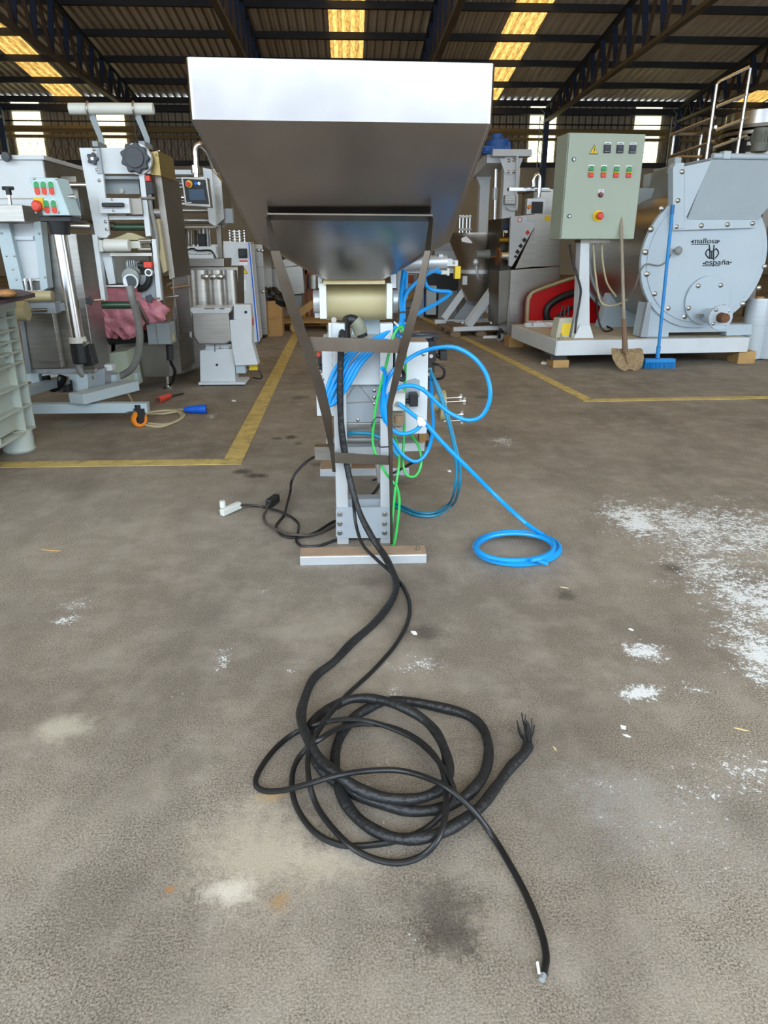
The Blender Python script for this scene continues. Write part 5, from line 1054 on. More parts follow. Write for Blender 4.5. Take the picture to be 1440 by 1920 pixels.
def pallet(name, label, c, rot, L=1.2, Wd=.8, hs=1.):
    T = Thing(name, label, 'pallet', c, rot)
    for i in range(7):
        y = -Wd/2+.05+i*(Wd-.1)/6; mm = T.m(); mm.box(-L/2, L/2, y-.045, y+.045, .12*hs, .142*hs); mm.part('deck_board', wood_d if 'weathered' in label else wood)
    for x in (-L/2+.07, 0, L/2-.07):
        for y in (-Wd/2+.05, 0, Wd/2-.05):
            mm = T.m(); mm.box(x-.07, x+.07, y-.05, y+.05, .02*hs, .10*hs); mm.part('block', wood_d if 'weathered' in label else wood)
        mm = T.m(); mm.box(x-.05, x+.05, -Wd/2, Wd/2, .10*hs, .12*hs); mm.part('stringer', wood_d if 'weathered' in label else wood)
        mm = T.m(); mm.box(x-.05, x+.05, -Wd/2, Wd/2, 0, .02*hs); mm.part('bottom_board', wood_d if 'weathered' in label else wood)
    return T
c = gr(560, 622); pallet('pallet', 'pale pine pallet on the floor behind the machine', (c.x-.05, c.y+.4), 0)
m = MB(); m.obar(at(556, 590, c.y+.3), at(588, 568, c.y+.35), .10, .10); q = m.solo('timber_offcut', wood, 'sloping timber offcut propped on the pale pallet', 'timber')
# ================================================================== RIGHT SIDE
RT = 5.0
c0 = gr(1053, 692)
PF = Thing('machine_platform', 'long white steel platform raised on wooden blocks', 'platform', (gr(1039, 690).x, c0.y+.05), RT)
zp1 = PF.p(1039, 639, 0).z; zp0 = PF.p(1039, 667, 0).z
xR = PF.p(1402, 650, 0).x; bk = PF.g(943, 610, zp1); xLb = 0.0
m = PF.m(); m.box(0, xR, 0, max(1.6, bk.y), zp1-.012, zp1); m.part('deck_plate', mat('dusty_white_deck', '#c9beaa', .7, 0, .12, 5))
m = PF.m(); m.box(0, xR, -.01, .05, zp0, zp1+.001); m.part('front_beam', white, bev=.004)
m = PF.m(); m.box(-.01, .05, 0, bk.y, zp0, zp1+.001); m.part('side_beam', white, bev=.004)
m = PF.m(); m.box(0, xR, bk.y-.05, bk.y, zp0, zp1+.001); m.part('rear_beam', white)
m = PF.m(); m.box(xR-.05, xR, 0, bk.y, zp0, zp1+.001); m.part('side_beam', white)
m = PF.m(); m.box(-.04, .14, .05, .25, zp0-.05, zp0); m.part('rubber_pad', black)
for (px, w_) in ((1050, .17), (1395, .2)):
    p = PF.p(px, 684, .05); m = MB(); P_ = PF.o
    q = Vector((p.x, 0, 0)); R3 = Matrix.Rotation(PF.rot, 3, 'Z')
    m.box(p.x-w_/2, p.x+w_/2, .02, .22, 0, zp0-(.05 if px < 1100 else 0)); m.v = [PF.loc+R3 @ v for v in m.v]
    m.solo('wood_block', wood, 'squared pine block under the '+('front corner of the platform by the shovel' if px < 1100 else 'platform end beside the film rolls'), 'block', 'wooden blocks under the platform', bev=.004)
p = PF.g(960, 651, 0); m = MB(); m.box(p.x-.1+.05, p.x+.14, p.y-.02, p.y+.18, 0, zp0); m.v = [PF.loc+R3 @ v for v in m.v]; m.solo('wood_block', wood, 'squared pine block under the far platform corner by the castor', 'block', 'wooden blocks under the platform', bev=.004)
# bits left on the platform
def onp(px, py, z=0.): return PF.g(px, py, zp1+z)
def wsolo(mm, *a, **k):
    mm.v = [PF.loc+R3 @ v for v in mm.v]; return mm.solo(*a, **k)
q = onp(1000, 613); m = MB(); m.box(q.x, onp(1118, 618).x, q.y, q.y+.25, zp1, zp1+.05); wsolo(m, 'foot_plate', white, 'white mounting plate lying on the platform deck', 'plate', bev=.003)
q = onp(985, 612)
BK = Thing('terminal_block', 'small white terminal bracket with red wire on the platform', 'bracket', tuple(PF.loc+R3 @ q), RT)
m = BK.m(); m.box(0, .12, 0, .06, 0, .035); m.box(.14, .20, 0, .06, 0, .06); m.box(-.02, .16, -.08, -.04, 0, .012); m.part('bracket', white, bev=.003)
m = BK.m(); m.tube([(.17,0,.055),(.25,-.15,.02),(.36,-.3,.005),(.25,-.36,.005),(.18,-.28,.005),(.30,-.22,.006),(.42,-.26,.006)], .0025, 6, 6); m.part('red_wire', red)
q = onp(1042, 634); CT = Thing('contactor', 'grey and yellow contactor leaning against the cabinet stand', 'contactor', tuple(PF.loc+R3 @ q), RT+10)
m = CT.m(); m.add([(0,0,0),(.16,0,0),(.16,.12,0),(0,.12,0),(.04,.02,.2),(.2,.02,.2),(.2,.14,.2),(.04,.14,.2)], [(0,3,2,1),(4,5,6,7),(0,1,5,4),(1,2,6,5),(2,3,7,6),(3,0,4,7)]); CTb = m.part('housing', mat('beige_grey', '#b5b3a0', .5), bev=.006)
m = CT.m(); m.add([(.05,-.004,.02),(.15,-.004,.02),(.18,.012,.15),(.08,.012,.15),(.05,.01,.02),(.15,.01,.02),(.18,.026,.15),(.08,.026,.15)], [(0,1,2,3),(7,6,5,4),(0,4,5,1),(1,5,6,2),(2,6,7,3),(3,7,4,0)]); m.part('yellow_cover', yellow, CTb)
for k in range(3):
    m = CT.m(); m.tube([(.07+.045*k,.06,.19),(.075+.045*k,.07,.24),(.11+.03*k,.09,.32)], .007, 8, 4); m.part('terminal_cable', black, CTb)
q = onp(1052, 636); m = MB(); m.cyl((q.x, q.y, zp1), (q.x, q.y, zp1+.06), .008, n=8); m.cyl((q.x, q.y, zp1), (q.x, q.y, zp1+.02), .018, n=6); wsolo(m, 'anchor_bolt', steel, 'small anchor bolt standing on the platform corner', 'bolt')
# ---- control cabinet on its stand
vS = PF.g(1080, 633, zp1).y
CC = Thing('control_cabinet', 'pale green control cabinet with three meters and push buttons on white stand', 'cabinet', tuple(PF.loc+R3 @ Vector((PF.g(1088, 632, zp1).x, vS, zp1))), RT)
m = CC.m(); m.fp([(1089,448),(1105,448),(1106,632),(1072,632),(1076,610),(1083,590)], -.0, .12); m.part('stand_post', white, bev=.004)
xf0, xf1 = CC.p(1084, 631, 0).x, CC.p(1107, 631, 0).x
m = CC.m(); m.loft([[Vector((x, y, 0.0)) for x, y in ((-.11,-.06),(.11,-.06),(.11,.2),(-.11,.2))], [Vector((x, y, .13)) for x, y in ((-.04,-.02),(.07,-.02),(.07,.12),(-.04,.12))]]); m.part('stand_foot', white, bev=.004)
xA = (CC.p(1064, 350, -.12).x+CC.p(1054, 350, -.12).x)/2; xB = (CC.p(1208, 350, -.12).x+CC.p(1192, 350, -.12).x)/2; zA = CC.p(1130, 449, -.12).z; zB = CC.p(1130, 249, -.12).z
m = CC.m(); m.box(xA, xB, -.10, .20, zA, zB); BDc = m.part('cabinet_body', greenbox, bev=.008)
m = CC.m(); m.box(xA+.004, xB-.004, -.125, -.102, zA+.004, zB-.004); DR = m.part('cabinet_door', greenbox, bev=.006)
W_ = xB-xA; H_ = zB-zA
def cp(u, v_): return Vector((xA+u*W_, -.126, zA+(1-v_)*H_))
# coordinates as fractions of the door (from the photograph's door rectangle)
def lock(u, v_):
    c = cp(u, v_); mm = CC.m(); mm.cyl(c, c+Vector((0,-.008,0)), .019, n=18); mm.part('lock_rim', black, DR); mm = CC.m(); mm.cyl(c+Vector((0,-.008,0)), c+Vector((0,-.011,0)), .012, n=12); mm.part('lock_core', steel, DR)
lock(.085, .245); lock(.088, .775)
c = cp(.345, .15)
class _F: pass
def tri_at(c, R_, par, T):
    mm = MB(T); mm.prism([c+Vector((-R_,0,-R_*.85)), c+Vector((R_,0,-R_*.85)), c+Vector((0,0,R_))], (0,-.003,0)); mm.part('warning_border', ink, par)
    c3 = c+Vector((0,-.0035,-.02*R_)); q = .86; mm = MB(T); mm.prism([c3+Vector((-R_*q,0,-R_*.82*q)), c3+Vector((R_*q,0,-R_*.82*q)), c3+Vector((0,0,R_*q*.94))], (0,-.002,0)); mm.part('warning_sign', yellow, par)
    c4 = c+Vector((0,-.006,-.1*R_)); S_ = R_*.55; mm = MB(T); mm.prism([c4+Vector(p)*S_ for p in ((.1,0,1),(-.3,0,.0),(-.02,0,.05),(-.12,0,-.55),(-.25,0,-.5),(-.05,0,-1),(.15,0,-.45),(.02,0,-.5),(.3,0,.25),(.05,0,.2),(.3,0,1))], (0,-.002,0)); mm.part('lightning_mark', ink, par)
tri_at(cp(.335, .155), .045, DR, CC)
def lbl(c, w2, h2):
    mm = CC.m(); mm.box(c.x-w2, c.x+w2, c.y-.003, c.y, c.z-h2, c.z+h2); mm.part('label_plate', label_w, DR)
    mm = CC.m(); mm.box(c.x-w2*.7, c.x+w2*.7, c.y-.0045, c.y-.003, c.z-h2*.1, c.z+h2*.35); mm.part('label_print', ink, DR)
for u in (.505, .672, .838):
    c = cp(u, .142); mm = CC.m(); mm.box(c.x-.034, c.x+.034, c.y-.012, c.y, c.z-.038, c.z+.034); mm.part('meter', black, DR, bev=.003)
    mm = CC.m(); mm.box(c.x-.024, c.x+.024, c.y-.014, c.y-.012, c.z-.004, c.z+.024); mm.part('meter_window', mat('meter_glass', '#1d2a3a', .15), DR)
    for k in range(4):
        mm = CC.m(); mm.box(c.x-.024+k*.013, c.x-.017+k*.013, c.y-.015, c.y-.012, c.z-.03, c.z-.022); mm.part('meter_key', grey_l, DR)
    lbl(cp(u+.003, .098), .032, .013)
for u in (.322, .488, .655, .822):
    c = cp(u, .36)
    for dz, mt, nm in ((.030, green, 'start_button'), (.002, yellow, 'pilot_lamp'), (-.026, red, 'stop_button')):
        mm = CC.m(); hh = .018 if nm != 'pilot_lamp' else .006; mm.box(c.x-.024, c.x+.024, c.y-.018, c.y, c.z+dz-hh, c.z+dz+hh); mm.part(nm, mt, DR, bev=.004)
    lbl(cp(u, .308), .028, .014)
lbl(cp(.482, .535), .027, .014)
c = cp(.48, .570); m = CC.m(); m.lathe([(.024,0),(.024,.01),(.018,.018),(0,.02)], c, (0,-1,0), n=18); m.part('pilot_lamp', mat('dark_red_lens', '#6a1020', .25), DR)
c = cp(.468, .772); m = CC.m(); m.cyl(c, c+Vector((0,-.012,0)), .052, n=24); m.part('emergency_ring', yellow, DR)
m = CC.m(); m.lathe([(.02,0),(.02,.02),(.034,.028),(.034,.045),(.024,.055),(0,.056)], c+Vector((0,-.01,0)), (.15,-1,0), n=20); m.part('emergency_stop', red, DR)
m = CC.m(); m.box(xA+.25, xB-.2, -.02, .14, zA-.03, zA); m.part('cable_gland_plate', steel_dk, BDc)
m = CC.m(); m.ft([(1068,458,.06),(1074,490,.05),(1083,520,.0),(1089,545,-.02),(1085,575,-.03),(1080,605,-.05),(1078,625,-.06)], .012, 8); m.part('cabinet_cable', blackr)
m = CC.m(); m.ft([(1112,458,.05),(1116,510,.06),(1124,560,.08),(1138,573,.1),(1160,570,.2),(1180,560,.3)], .011, 8); m.part('cabinet_cable', beige_c)
m = CC.m(); m.ft([(1128,455,.08),(1130,490,.1),(1138,530,.12),(1155,556,.2)], .010, 8); m.part('cabinet_cable', beige_c)
m = CC.m(); m.ft([(1118,560,.15),(1122,600,.15),(1132,620,.1),(1148,618,.2),(1138,612,.3)], .011, 8); m.part('cabinet_cable', blackr)
# ---- mixer tank
vT = .10
TK = Thing('mixer_tank', 'large white mixer tank with bolted round end and sloping hatch', 'tank', tuple(PF.loc+R3 @ Vector((PF.p(1320, 600, vT).x, vT, zp1))), RT)
cc = TK.p(1321, 486, 0); RD = cc.x-TK.p(1198, 487, 0).x; RD = (RD+(cc.z-TK.p(1318, 610, 0).z))/2
m = TK.m(); m.lathe([(0,-.001),(RD,0),(RD,.05),(0,.05)], cc, (0,1,0), n=72); ED = m.part('end_disc', white2, bev=.006)
m = TK.m(); m.lathe([(0,0),(RD*.915,0),(RD*.915,.02),(0,.02)], cc+Vector((0,-.012,0)), (0,1,0), n=72); m.part('raised_cover', white2, ED, bev=.004)
Lb = 1.6; m = TK.m(); m.cyl(cc+Vector((0,.05,0)), cc+Vector((0,Lb,0)), RD*.96, n=64); m.part('barrel', steel)
m = TK.m(); m.lathe([(0,0),(RD,0),(RD,.05),(0,.05)], cc+Vector((0,Lb,0)), (0,1,0), n=64); m.part('rear_disc', white2)
m = TK.m(); m.lathe([(RD*.96,0),(RD*.985,0),(RD*.985,.04),(RD*.96,.04)], cc+Vector((0,Lb*.82,0)), (0,1,0), n=64); m.part('barrel_band', white2)
for px, py in ((1240,391),(1220,430),(1210,473),(1213,514),(1227,551),(1252,578),(1283,594),(1423,540),(1393,570),(1434,500)): inst(DBOLT, 'bolt', ED, TK.p(px, py, -.001))
# saddles
for v0, pts in ((-.02, [(1212,567),(1222,567),(1235,590),(1262,608),(1410,608),(1410,628),(1362,630),(1362,622),(1254,624),(1254,632),(1200,632)]),):
    m = TK.m(); m.fp(pts, .03, .18); m.part('saddle', white2, bev=.006)
m = TK.m(); w2 = RD*.75; m.prism([Vector((cc.x-w2-.1, Lb*.62, 0)), Vector((cc.x+w2+.1, Lb*.62, 0)), Vector((cc.x+w2, Lb*.62, .45)), Vector((cc.x+w2*.5, Lb*.62, .25)), Vector((cc.x-w2*.5, Lb*.62, .25)), Vector((cc.x-w2, Lb*.62, .45))], (0, .14, 0)); m.part('saddle', white2, bev=.006)
m = TK.m(); m.fp([(1205,632),(1201,632),(1214,567),(1222,567),(1214,632)], -.03, .05); m.part('saddle_rib', grey_l)
# manhole and outlet
mc = TK.p(1325, 563, -.02); mr_ = 41*TK.mpp(1325, 563, -.02); m = TK.m(); m.cyl(mc, mc+Vector((0,-.02,0)), mr_, n=48); MHc = m.part('round_cover', white2, bev=.003)
for px, py in ((1309,536),(1351,535),(1291,578),(1357,575)): inst(DBOLT, 'bolt', MHc, TK.p(px, py, -.041), sc=.8)
m = TK.m(); a = TK.p(1325, 591, -.04); b = TK.p(1350, 595, -.34); m.cyl(a, b, .075, n=28); OP = m.part('outlet_pipe', white2)
d = (b-a).normalized(); m = TK.m(); m.cyl(b-d*.02, b+d*.02, .12, n=32); OF = m.part('outlet_flange', white2, OP, bev=.003)
for k in range(4):
    an = math.radians(40+90*k); inst(DBOLT, 'bolt', OP, b+d*.02+Vector((.095*math.cos(an), 0, .095*math.sin(an))), sc=.55)
m = TK.m(); m.cyl(b+d*.02, b+d*.12, .05, .045, n=24); m.part('outlet_socket', rust, OP)
m = TK.m(); m.fb(1311, 589, 1320, 594, -.14, .05); m.part('pipe_tab', steel, OP)
# hatch box and lid
hv_ = -.02
m = TK.m(); m.fp([(1262,315),(1268,305),(1283,305),(1283,428),(1262,430)], hv_-.05, .1); HP_ = m.part('hatch_post', white2, bev=.004)
for x, y in ((1279,322),(1271,376)): inst(DBOLT, 'bolt', HP_, TK.p(x, y, hv_-.051), sc=.8)
m = TK.m(); m.fp([(1261,409),(1417,405),(1417,427),(1262,432)], hv_-.04, .03); HFl = m.part('hatch_flange', white2, bev=.003)
for x, y in ((1268,425),(1315,423),(1364,421),(1411,419)): inst(DBOLT, 'bolt', HFl, TK.p(x, y, hv_-.042), sc=.8)
z1 = TK.p(1380, 300, hv_).z; z0 = TK.p(1350, 412, hv_).z; xq0 = TK.p(1284, 412, hv_).x; xq1 = TK.p(1416, 412, hv_).x; xt0 = TK.p(1333, 303, hv_).x; xt1 = xt0+1.0
m = TK.m(); m.loft([[Vector((xq0, hv_-.045, z0)), Vector((xq1, hv_-.045, z0)), Vector((xq1, .9, z0)), Vector((xq0, .9, z0))], [Vector((xt0-.02, hv_-.03, z1)), Vector((xt1, hv_-.03, z1)), Vector((xt1, 1.1, z1)), Vector((xt0-.02, 1.1, z1))]]); m.part('hatch_front', mat('pale_grey_enamel', '#9aa6ae', .35, 0, .04), bev=.004)
m = TK.m(); m.fp([(1283,312),(1334,301),(1286,410),(1283,412)], hv_-.04, .06); m.part('hatch_cheek', white2)
zl = z1; m = TK.m(); m.cyl(Vector((xt0+.0, -.03, zl+.03)), Vector((xt1+.1, -.03, zl+.03)), .028, n=16); TB = m.part('hatch_bar', white2)
m = TK.m(); c = TK.p(1358, 293, -.03); m.box(c.x-.03, c.x+.05, -.07, .02, zl-.0, zl+.075); m.part('bar_clamp', white2, TB, bev=.01)
m = TK.m(); m.box(xt0-.02, xt1, -.02, 1.1, zl-.005, zl+.012); m.part('hatch_top', white2)
for px in (1272, 1224):
    m = TK.m(); c = TK.p(px, 300 if px > 1250 else 330, .5 if px > 1250 else 1.2); m.box(c.x-.04, c.x+.04, c.y, c.y+.15, c.z-.12, c.z+.03); m.part('lid_hinge', white2, bev=.015)
m = TK.m(); z = cc.z+RD*.88; m.box(cc.x-RD*.55, cc.x+RD*.5, .9, 1.8, z-.25, z+.12); m.part('rear_top_box', white2, bev=.006)
# gauge with wire
c = TK.p(1265, 470, -.02); m = TK.m(); m.cyl(c, c+Vector((0,-.05,0)), .018, n=12); m.sphere(c+Vector((0,-.07,0)), .042, 16, (1,.6,1)); m.part('gauge', motor_g)
m = TK.m(); m.ft([(1258,477,-.06),(1250,490,-.03),(1235,498,-.03),(1212,495,-.03),(1200,510,.0),(1190,540,.1),(1178,562,.25)], .007, 6); m.part('gauge_wire', greyhose)
# lettering and emblem
def text_part(T, txt, c, width, par, mt, shear=.0, align='CENTER'):
    cu = bpy.data.curves.new('lettering', 'FONT'); cu.body = txt; cu.align_x = align; cu.align_y = 'CENTER'; cu.size = 1; cu.extrude = .02; cu.shear = shear
    to = bpy.data.objects.new('lettering', cu); C.objects.link(to); dg = bpy.context.evaluated_depsgraph_get(); dg.update()
    me = bpy.data.meshes.new_from_object(to.evaluated_get(dg)); bpy.data.objects.remove(to, do_unlink=True)
    xs = [v.co.x for v in me.vertices]; s_ = width/(max(xs)-min(xs)); ox = (max(xs)+min(xs))/2
    me.transform(Matrix.Translation(c) @ Matrix.Rotation(math.pi/2, 4, 'X') @ Matrix.Diagonal((s_, s_*.72, .15, 1)) @ Matrix.Translation((-ox, 0, 0)))
    me.materials.clear(); me.materials.append(mt); o = bpy.data.objects.new('lettering', me); C.objects.link(o); o.parent = par; return o
kk = TK.mpp(1325, 470, -.015)
text_part(TK, 'mallosa', TK.p(1323, 452, -.014), 48*kk, ED, ink); text_part(TK, 'españa', TK.p(1345, 492, -.014), 47*kk, ED, ink)
m = TK.m()
for a, b in (((1296,458),(1330,458)),((1317,498),(1350,498))): m.obar(TK.p(*a, -.015), TK.p(*b, -.015), .006, .006)
for x, y in ((1297,453),(1348,452),(1319,494),(1370,492)): m.fc(x, y, -.015, 1.3, -.006, 8)
m.part('lettering_rule', ink, ED)
m = TK.m()
for pts in ([(1330,459),(1331,470)],[(1339,459),(1338,470)],[(1328,467),(1324,472),(1324,478),(1329,484)],[(1343,466),(1347,472),(1346,478),(1341,484)],[(1328,467),(1331,470),(1334,471),(1338,470),(1343,466)],[(1331,471),(1331,484)],[(1334.5,471),(1334.5,484)],[(1338,470),(1338,484)],[(1329,484),(1338,485),(1338,488)]):
    m.ft([(x, y, -.016) for x, y in pts], .0055, 6, 4, len(pts) > 2)
m.part('emblem', ink, ED)
# ---- red tub behind the cabinet stand
RBn = Thing('red_tub', 'bright red plastic tub with cream rim holding black rubber hose', 'tub', (gr(1070, 640).x+.1, 9.45), RT)
out = [(988,620),(990,570),(994,556),(1004,546),(1060,526),(1110,511),(1140,503),(1142,620)]
vv = 0.
m = RBn.m(); m.fp(out, vv, .12); m.part('tub_shell', redbin)
pts = [RBn.p(x, y, vv) for x, y in out[:-1]]; m = RBn.m(); m.tube(pts, .022, 8, 4); m.part('tub_rim', cream)
m = RBn.m(); m.ft([(1030,605,vv-.03),(1024,590,vv-.03),(1030,572,vv-.03),(1055,556,vv-.03),(1090,543,vv-.03),(1130,520,vv-.03)], .045, 12); m.part('rubber_hose', black)
m = RBn.m(); m.ft([(1040,605,vv-.02),(1050,590,vv-.02),(1085,570,vv-.02),(1130,545,vv-.02)], .02, 10); m.part('rubber_hose', black)
# ---- stair and railing behind the tank
RL = Thing('stair_railing', 'polished tube stair railing rising behind the mixer tank', 'railing', (4.3, 10.2))
def rt(*pts, r=.021, nm='rail_tube'):
    mm = RL.m(); mm.tube([RL.p(*p) for p in pts], r, 10, 4, False); return mm.part(nm, chrome)
def post(x, y, v, r=.022):
    p = RL.p(x, y, v); mm = RL.m(); mm.cyl((p.x, v, 0), p, r, n=12); mm.part('post', chrome)
post(1264, 252, .6); post(1315, 253, .8); post(1344, 158, 0); post(1407, 128, .0); post(1341, 180, .05)
rt((1264,252,.6),(1312,252,.8)); rt((1264,294,.6),(1314,294,.8))
rt((1256,254,.5),(1342,220,0)); rt((1256,294,.5),(1340,265,0)); rt((1304,252,.75),(1342,238,0.05)); rt((1344,158,0),(1350,152,0),(1405,126,0)); rt((1344,200,0),(1403,176,0)); rt((1341,245,0),(1403,220,0)); rt((1336,278,0),(1400,254,0))
m = RL.m(); a = RL.p(1336, 320, 0); m.box(a.x-.3, a.x+1.2, 0.0, .8, a.z-.35, a.z-.3); m.part('landing', steel_dk)
for k in range(5):
    m = RL.m(); m.box(a.x-.3-.25*k-.25, a.x-.3-.25*k, .1, .75, a.z-.55-.25*k, a.z-.5-.25*k); m.part('tread', steel_dk)
# ---- round vessel with motor beyond the railing
VS = Thing('round_vessel', 'polished round vessel with geared motor on a raised ring', 'vessel', (6.0, 11.6))
c = VS.p(1440, 215, .8); k = VS.mpp(1440, 215, .8); rr = 70*k
zt_v = VS.p(1440, 199, .1).z; zq = VS.p(1440, 226, .1).z; zq2 = VS.p(1440, 236, .1).z
m = VS.m(); m.cyl((c.x, .8, zq), (c.x, .8, zt_v), rr, n=48); m.part('vessel_body', chrome)
for dz, r_, mt in ((.0, 1.06, steel_dk), (-.09, 1.10, steel), (-.17, 1.02, black), (-.26, 1.2, steel), (-.33, 1.0, steel_dk), (-.40, 1.2, steel)):
    m = VS.m(); m.cyl((c.x, .8, zq+dz-.05), (c.x, .8, zq+dz), rr*r_, n=48); m.part('vessel_ring', mt)
for k_ in range(5):
    a = math.radians(200+k_*22); m = VS.m(); m.cyl((c.x+rr*1.1*math.cos(a), .8+rr*1.1*math.sin(a), zq-.42), (c.x+rr*1.1*math.cos(a), .8+rr*1.1*math.sin(a), zq-.18), .05, n=10); m.part('ring_bolt', steel)
m = VS.m(); p = VS.p(1430, 240, -.05); q = VS.p(1428, 285, -.05); m.cyl((p.x, p.y, q.z), p, .12, n=20); MT = m.part('gear_motor', motor_g, bev=.01)
m = VS.m()
for k_ in range(20):
    a = 2*math.pi*k_/20; x_, y_ = p.x+.125*math.cos(a), p.y+.125*math.sin(a); m.obar((x_, y_, q.z+.12), (x_, y_, p.z-.05), .012, .02, (math.cos(a), math.sin(a), 0))
m.part('motor_fins', motor_g, MT)
for a in (-1, 1):
    for b in (-1, 1):
        m = VS.m(); m.box(c.x+a*rr*.7-.06, c.x+a*rr*.7+.06, .8+b*rr*.6-.06, .8+b*rr*.6+.06, 0, zq-.4); m.part('support_leg', steel_dk)
m = VS.m(); m.fb(1372, 262, 1412, 300, .3, .5); m.part('dark_cover', black)
# ---- steel cabinet with sloping knob panel
YK = gr(1000, 640).y+.1
KP = Thing('steel_control_unit', 'stainless machine with sloping knob panel beside the red tub', 'machine', (gr(1000, 640).x, YK), RT)
m = KP.m(); m.fp([(958,506),(1050,500),(1046,605),(952,640)], 0, .7); m.part('lower_body', steel, bev=.006)
xk0_, xk1_ = KP.p(955, 600, 0).x, KP.p(1048, 600, 0).x
m = KP.m(); m.box(xk0_-.02, xk1_, .02, .7, .10, KP.p(1000, 560, 0).z); m.part('base_body', steel, bev=.006)
m = KP.m(); m.fp([(1002,400),(1054,402),(1050,499),(1000,501)], .02, .66); m.part('upper_body', steel, bev=.006)
m = KP.m(); m.fp([(1001,428),(1002,500),(966,504)], .03, .5); m.part('wedge_cover', steel, bev=.003)
m = KP.m(); m.fp([(958,406),(1002,402),(1003,424),(960,500),(954,498)], -.04, .05); KPn = m.part('knob_panel', alu, bev=.003)
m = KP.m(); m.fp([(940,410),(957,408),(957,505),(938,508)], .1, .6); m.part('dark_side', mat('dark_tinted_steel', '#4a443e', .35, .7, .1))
m = KP.m(); m.fp([(936,508),(955,506),(953,600),(934,608)], .08, .5); m.part('side_column', steel_dk)
for x, y, mt in ((989,436,red),(983,450,black),(976,461,black),(970,472,black)): starknob(KP, x, y, -.045, .028, KPn, 4, False, 'knob', mt)
m = KP.m(); m.fc(966, 481, -.045, 2.2, -.03, 10); m.part('toggle', black, KPn)
m = KP.m(); m.fc(974.5, 412, -.045, 4.2, -.004, 16); m.part('red_sticker', red, KPn); m = KP.m(); m.fc(974.5, 412, -.050, 3, -.003, 14); m.part('sticker_center', label_w, KPn)
m = KP.m(); m.fb(1022, 405, 1032, 414, .012, .008); m.part('yellow_sticker', yellow)
m = KP.m(); m.fb(944, 418, 953, 428, .095, .005); m.part('dark_sticker', navy); m = KP.m(); m.fb(944, 432, 952, 437, .095, .005); m.part('white_label', label_w)
m = KP.m(); m.fb(990, 403, 1002, 414, -.06, .04); m.part('white_connector', white)
m = KP.m(); m.cyl(KP.p(936, 480, .05), KP.p(956, 480, .05), .06, n=20); m.part('drive_shaft', chrome)
a = KP.p(932, 481, .05); m = KP.m(); m.cyl(a, a+Vector((.03, 0, 0)), .11, n=24); m.cyl(KP.p(918, 482, .05), a, .012, n=8); m.part('rusty_pulley', rust)
m = KP.m(); m.cyl(KP.p(936, 451, .05), KP.p(956, 450, .05), .035, n=14); BV = m.part('brass_valve', brass); m = KP.m(); c = KP.p(944, 444, .05); m.cyl(c, c+Vector((0,0,.06)), .012, n=8); m.part('valve_stem', brass, BV)
m = KP.m(); m.fb(1000, 355, 1052, 402, .5, .5); HBx = m.part('upper_hopper', steel, bev=.004)
m = KP.m(); m.fb(996, 354, 1036, 358, .45, .6); m.part('hopper_rim', steel, HBx)
m = KP.m(); m.fb(1000, 375, 1012, 400, .44, .05); m.part('dark_panel', steel_dk)
m = KP.m(); m.fb(988, 372, 1022, 404, .35, .1); SCn = m.part('screen_housing', alu, bev=.004)
m = KP.m(); m.fb(997, 378, 1018, 400, .34, .012); m.part('screen', black, SCn); m = KP.m(); m.fc(992, 388, .345, 3.5, -.03, 14); m.part('orange_button', orange, SCn)
m = KP.m(); m.ft([(1000,350,.4),(1000,338,.4),(1004,330,.4),(1010,328,.4),(1012,340,.4),(1010,370,.4)], .028, 12); m.part('top_pipe', chrome)
m = KP.m(); m.fb(955, 352, 1030, 358, .55, .1); m.part('top_frame', chrome)
castor(KP, 938, 632, -.02, .06, .4, grey_l)
for px in (962, 1040):
    m = KP.m(); c = KP.p(px, 630, .4); m.box(c.x-.03, c.x+.03, .35, .41, 0, .14); m.part('leg', steel_dk)
# ---- kettle on its white skid
YQ = gr(870, 632).y+.35
KE = Thing('kettle_mixer', 'tall steel kettle leaning in a white welded skid on a pallet', 'kettle', (gr(890, 632).x, YQ))
zs = .15
c = KE.p(905, 440, .45); k = KE.mpp(905, 440, .45); rk = 62*k
zt_k = c.z; z1 = KE.p(905, 505, .45).z; z2 = KE.p(905, 560, .45).z
m = KE.m(); m.lathe([(rk*1.02, zt_k+.02), (rk*1.02, zt_k), (rk*.98, zt_k-.1), (rk*.72, zt_k-.35), (rk*.70, z1), (rk*.66, z1-.15), (rk*.45, z2-.02), (rk*.1, z2-.1), (0, z2-.1)], (c.x, c.y, 0), n=48); KV = m.part('kettle_bowl', steel)
m = KE.m(); m.lathe([(rk*.71, z1), (rk*.73, z1), (rk*.73, z1-.05), (rk*.70, z1-.05)], (c.x, c.y, 0), n=48); m.part('weld_band', alu, KV)
m = KE.m(); m.fp([(865,447),(874,443),(882,450),(886,456),(876,455),(866,453)], -.12, .02); m.part('paper_label', label_w, KV)
a = KE.p(893, 477, -.16); b = KE.p(912, 477, -.16); m = KE.m(); m.cyl(a, b, .05, n=16); m.cyl(b, b+Vector((.08, 0, 0)), .06, n=16); m.part('valve_actuator', motor_g, KV)
c5 = KE.p(893, 492, -.18); m = KE.m(); m.sphere(c5, .05, 14, (1,.6,1)); m.tube([c5, KE.p(895, 515, -.18), KE.p(898, 522, -.16), KE.p(902, 523, -.1)], .018, 8, 4); m.part('sight_valve', alu, KV)
m = KE.m(); m.ft([(915,484,-.18),(915,510,-.18),(912,535,-.18),(910,546,-.18)], .008, 6); m.part('sensor_lead', black, KV)
m = KE.m(); m.fb(868, 518, 876, 534, .0, .12); m.part('bracket_foot', white)
def beam(a, b, wd, hg, mt=white): mm = KE.m(); mm.obar(a, b, wd, hg); mm.part('skid_beam', mt, bev=.003)
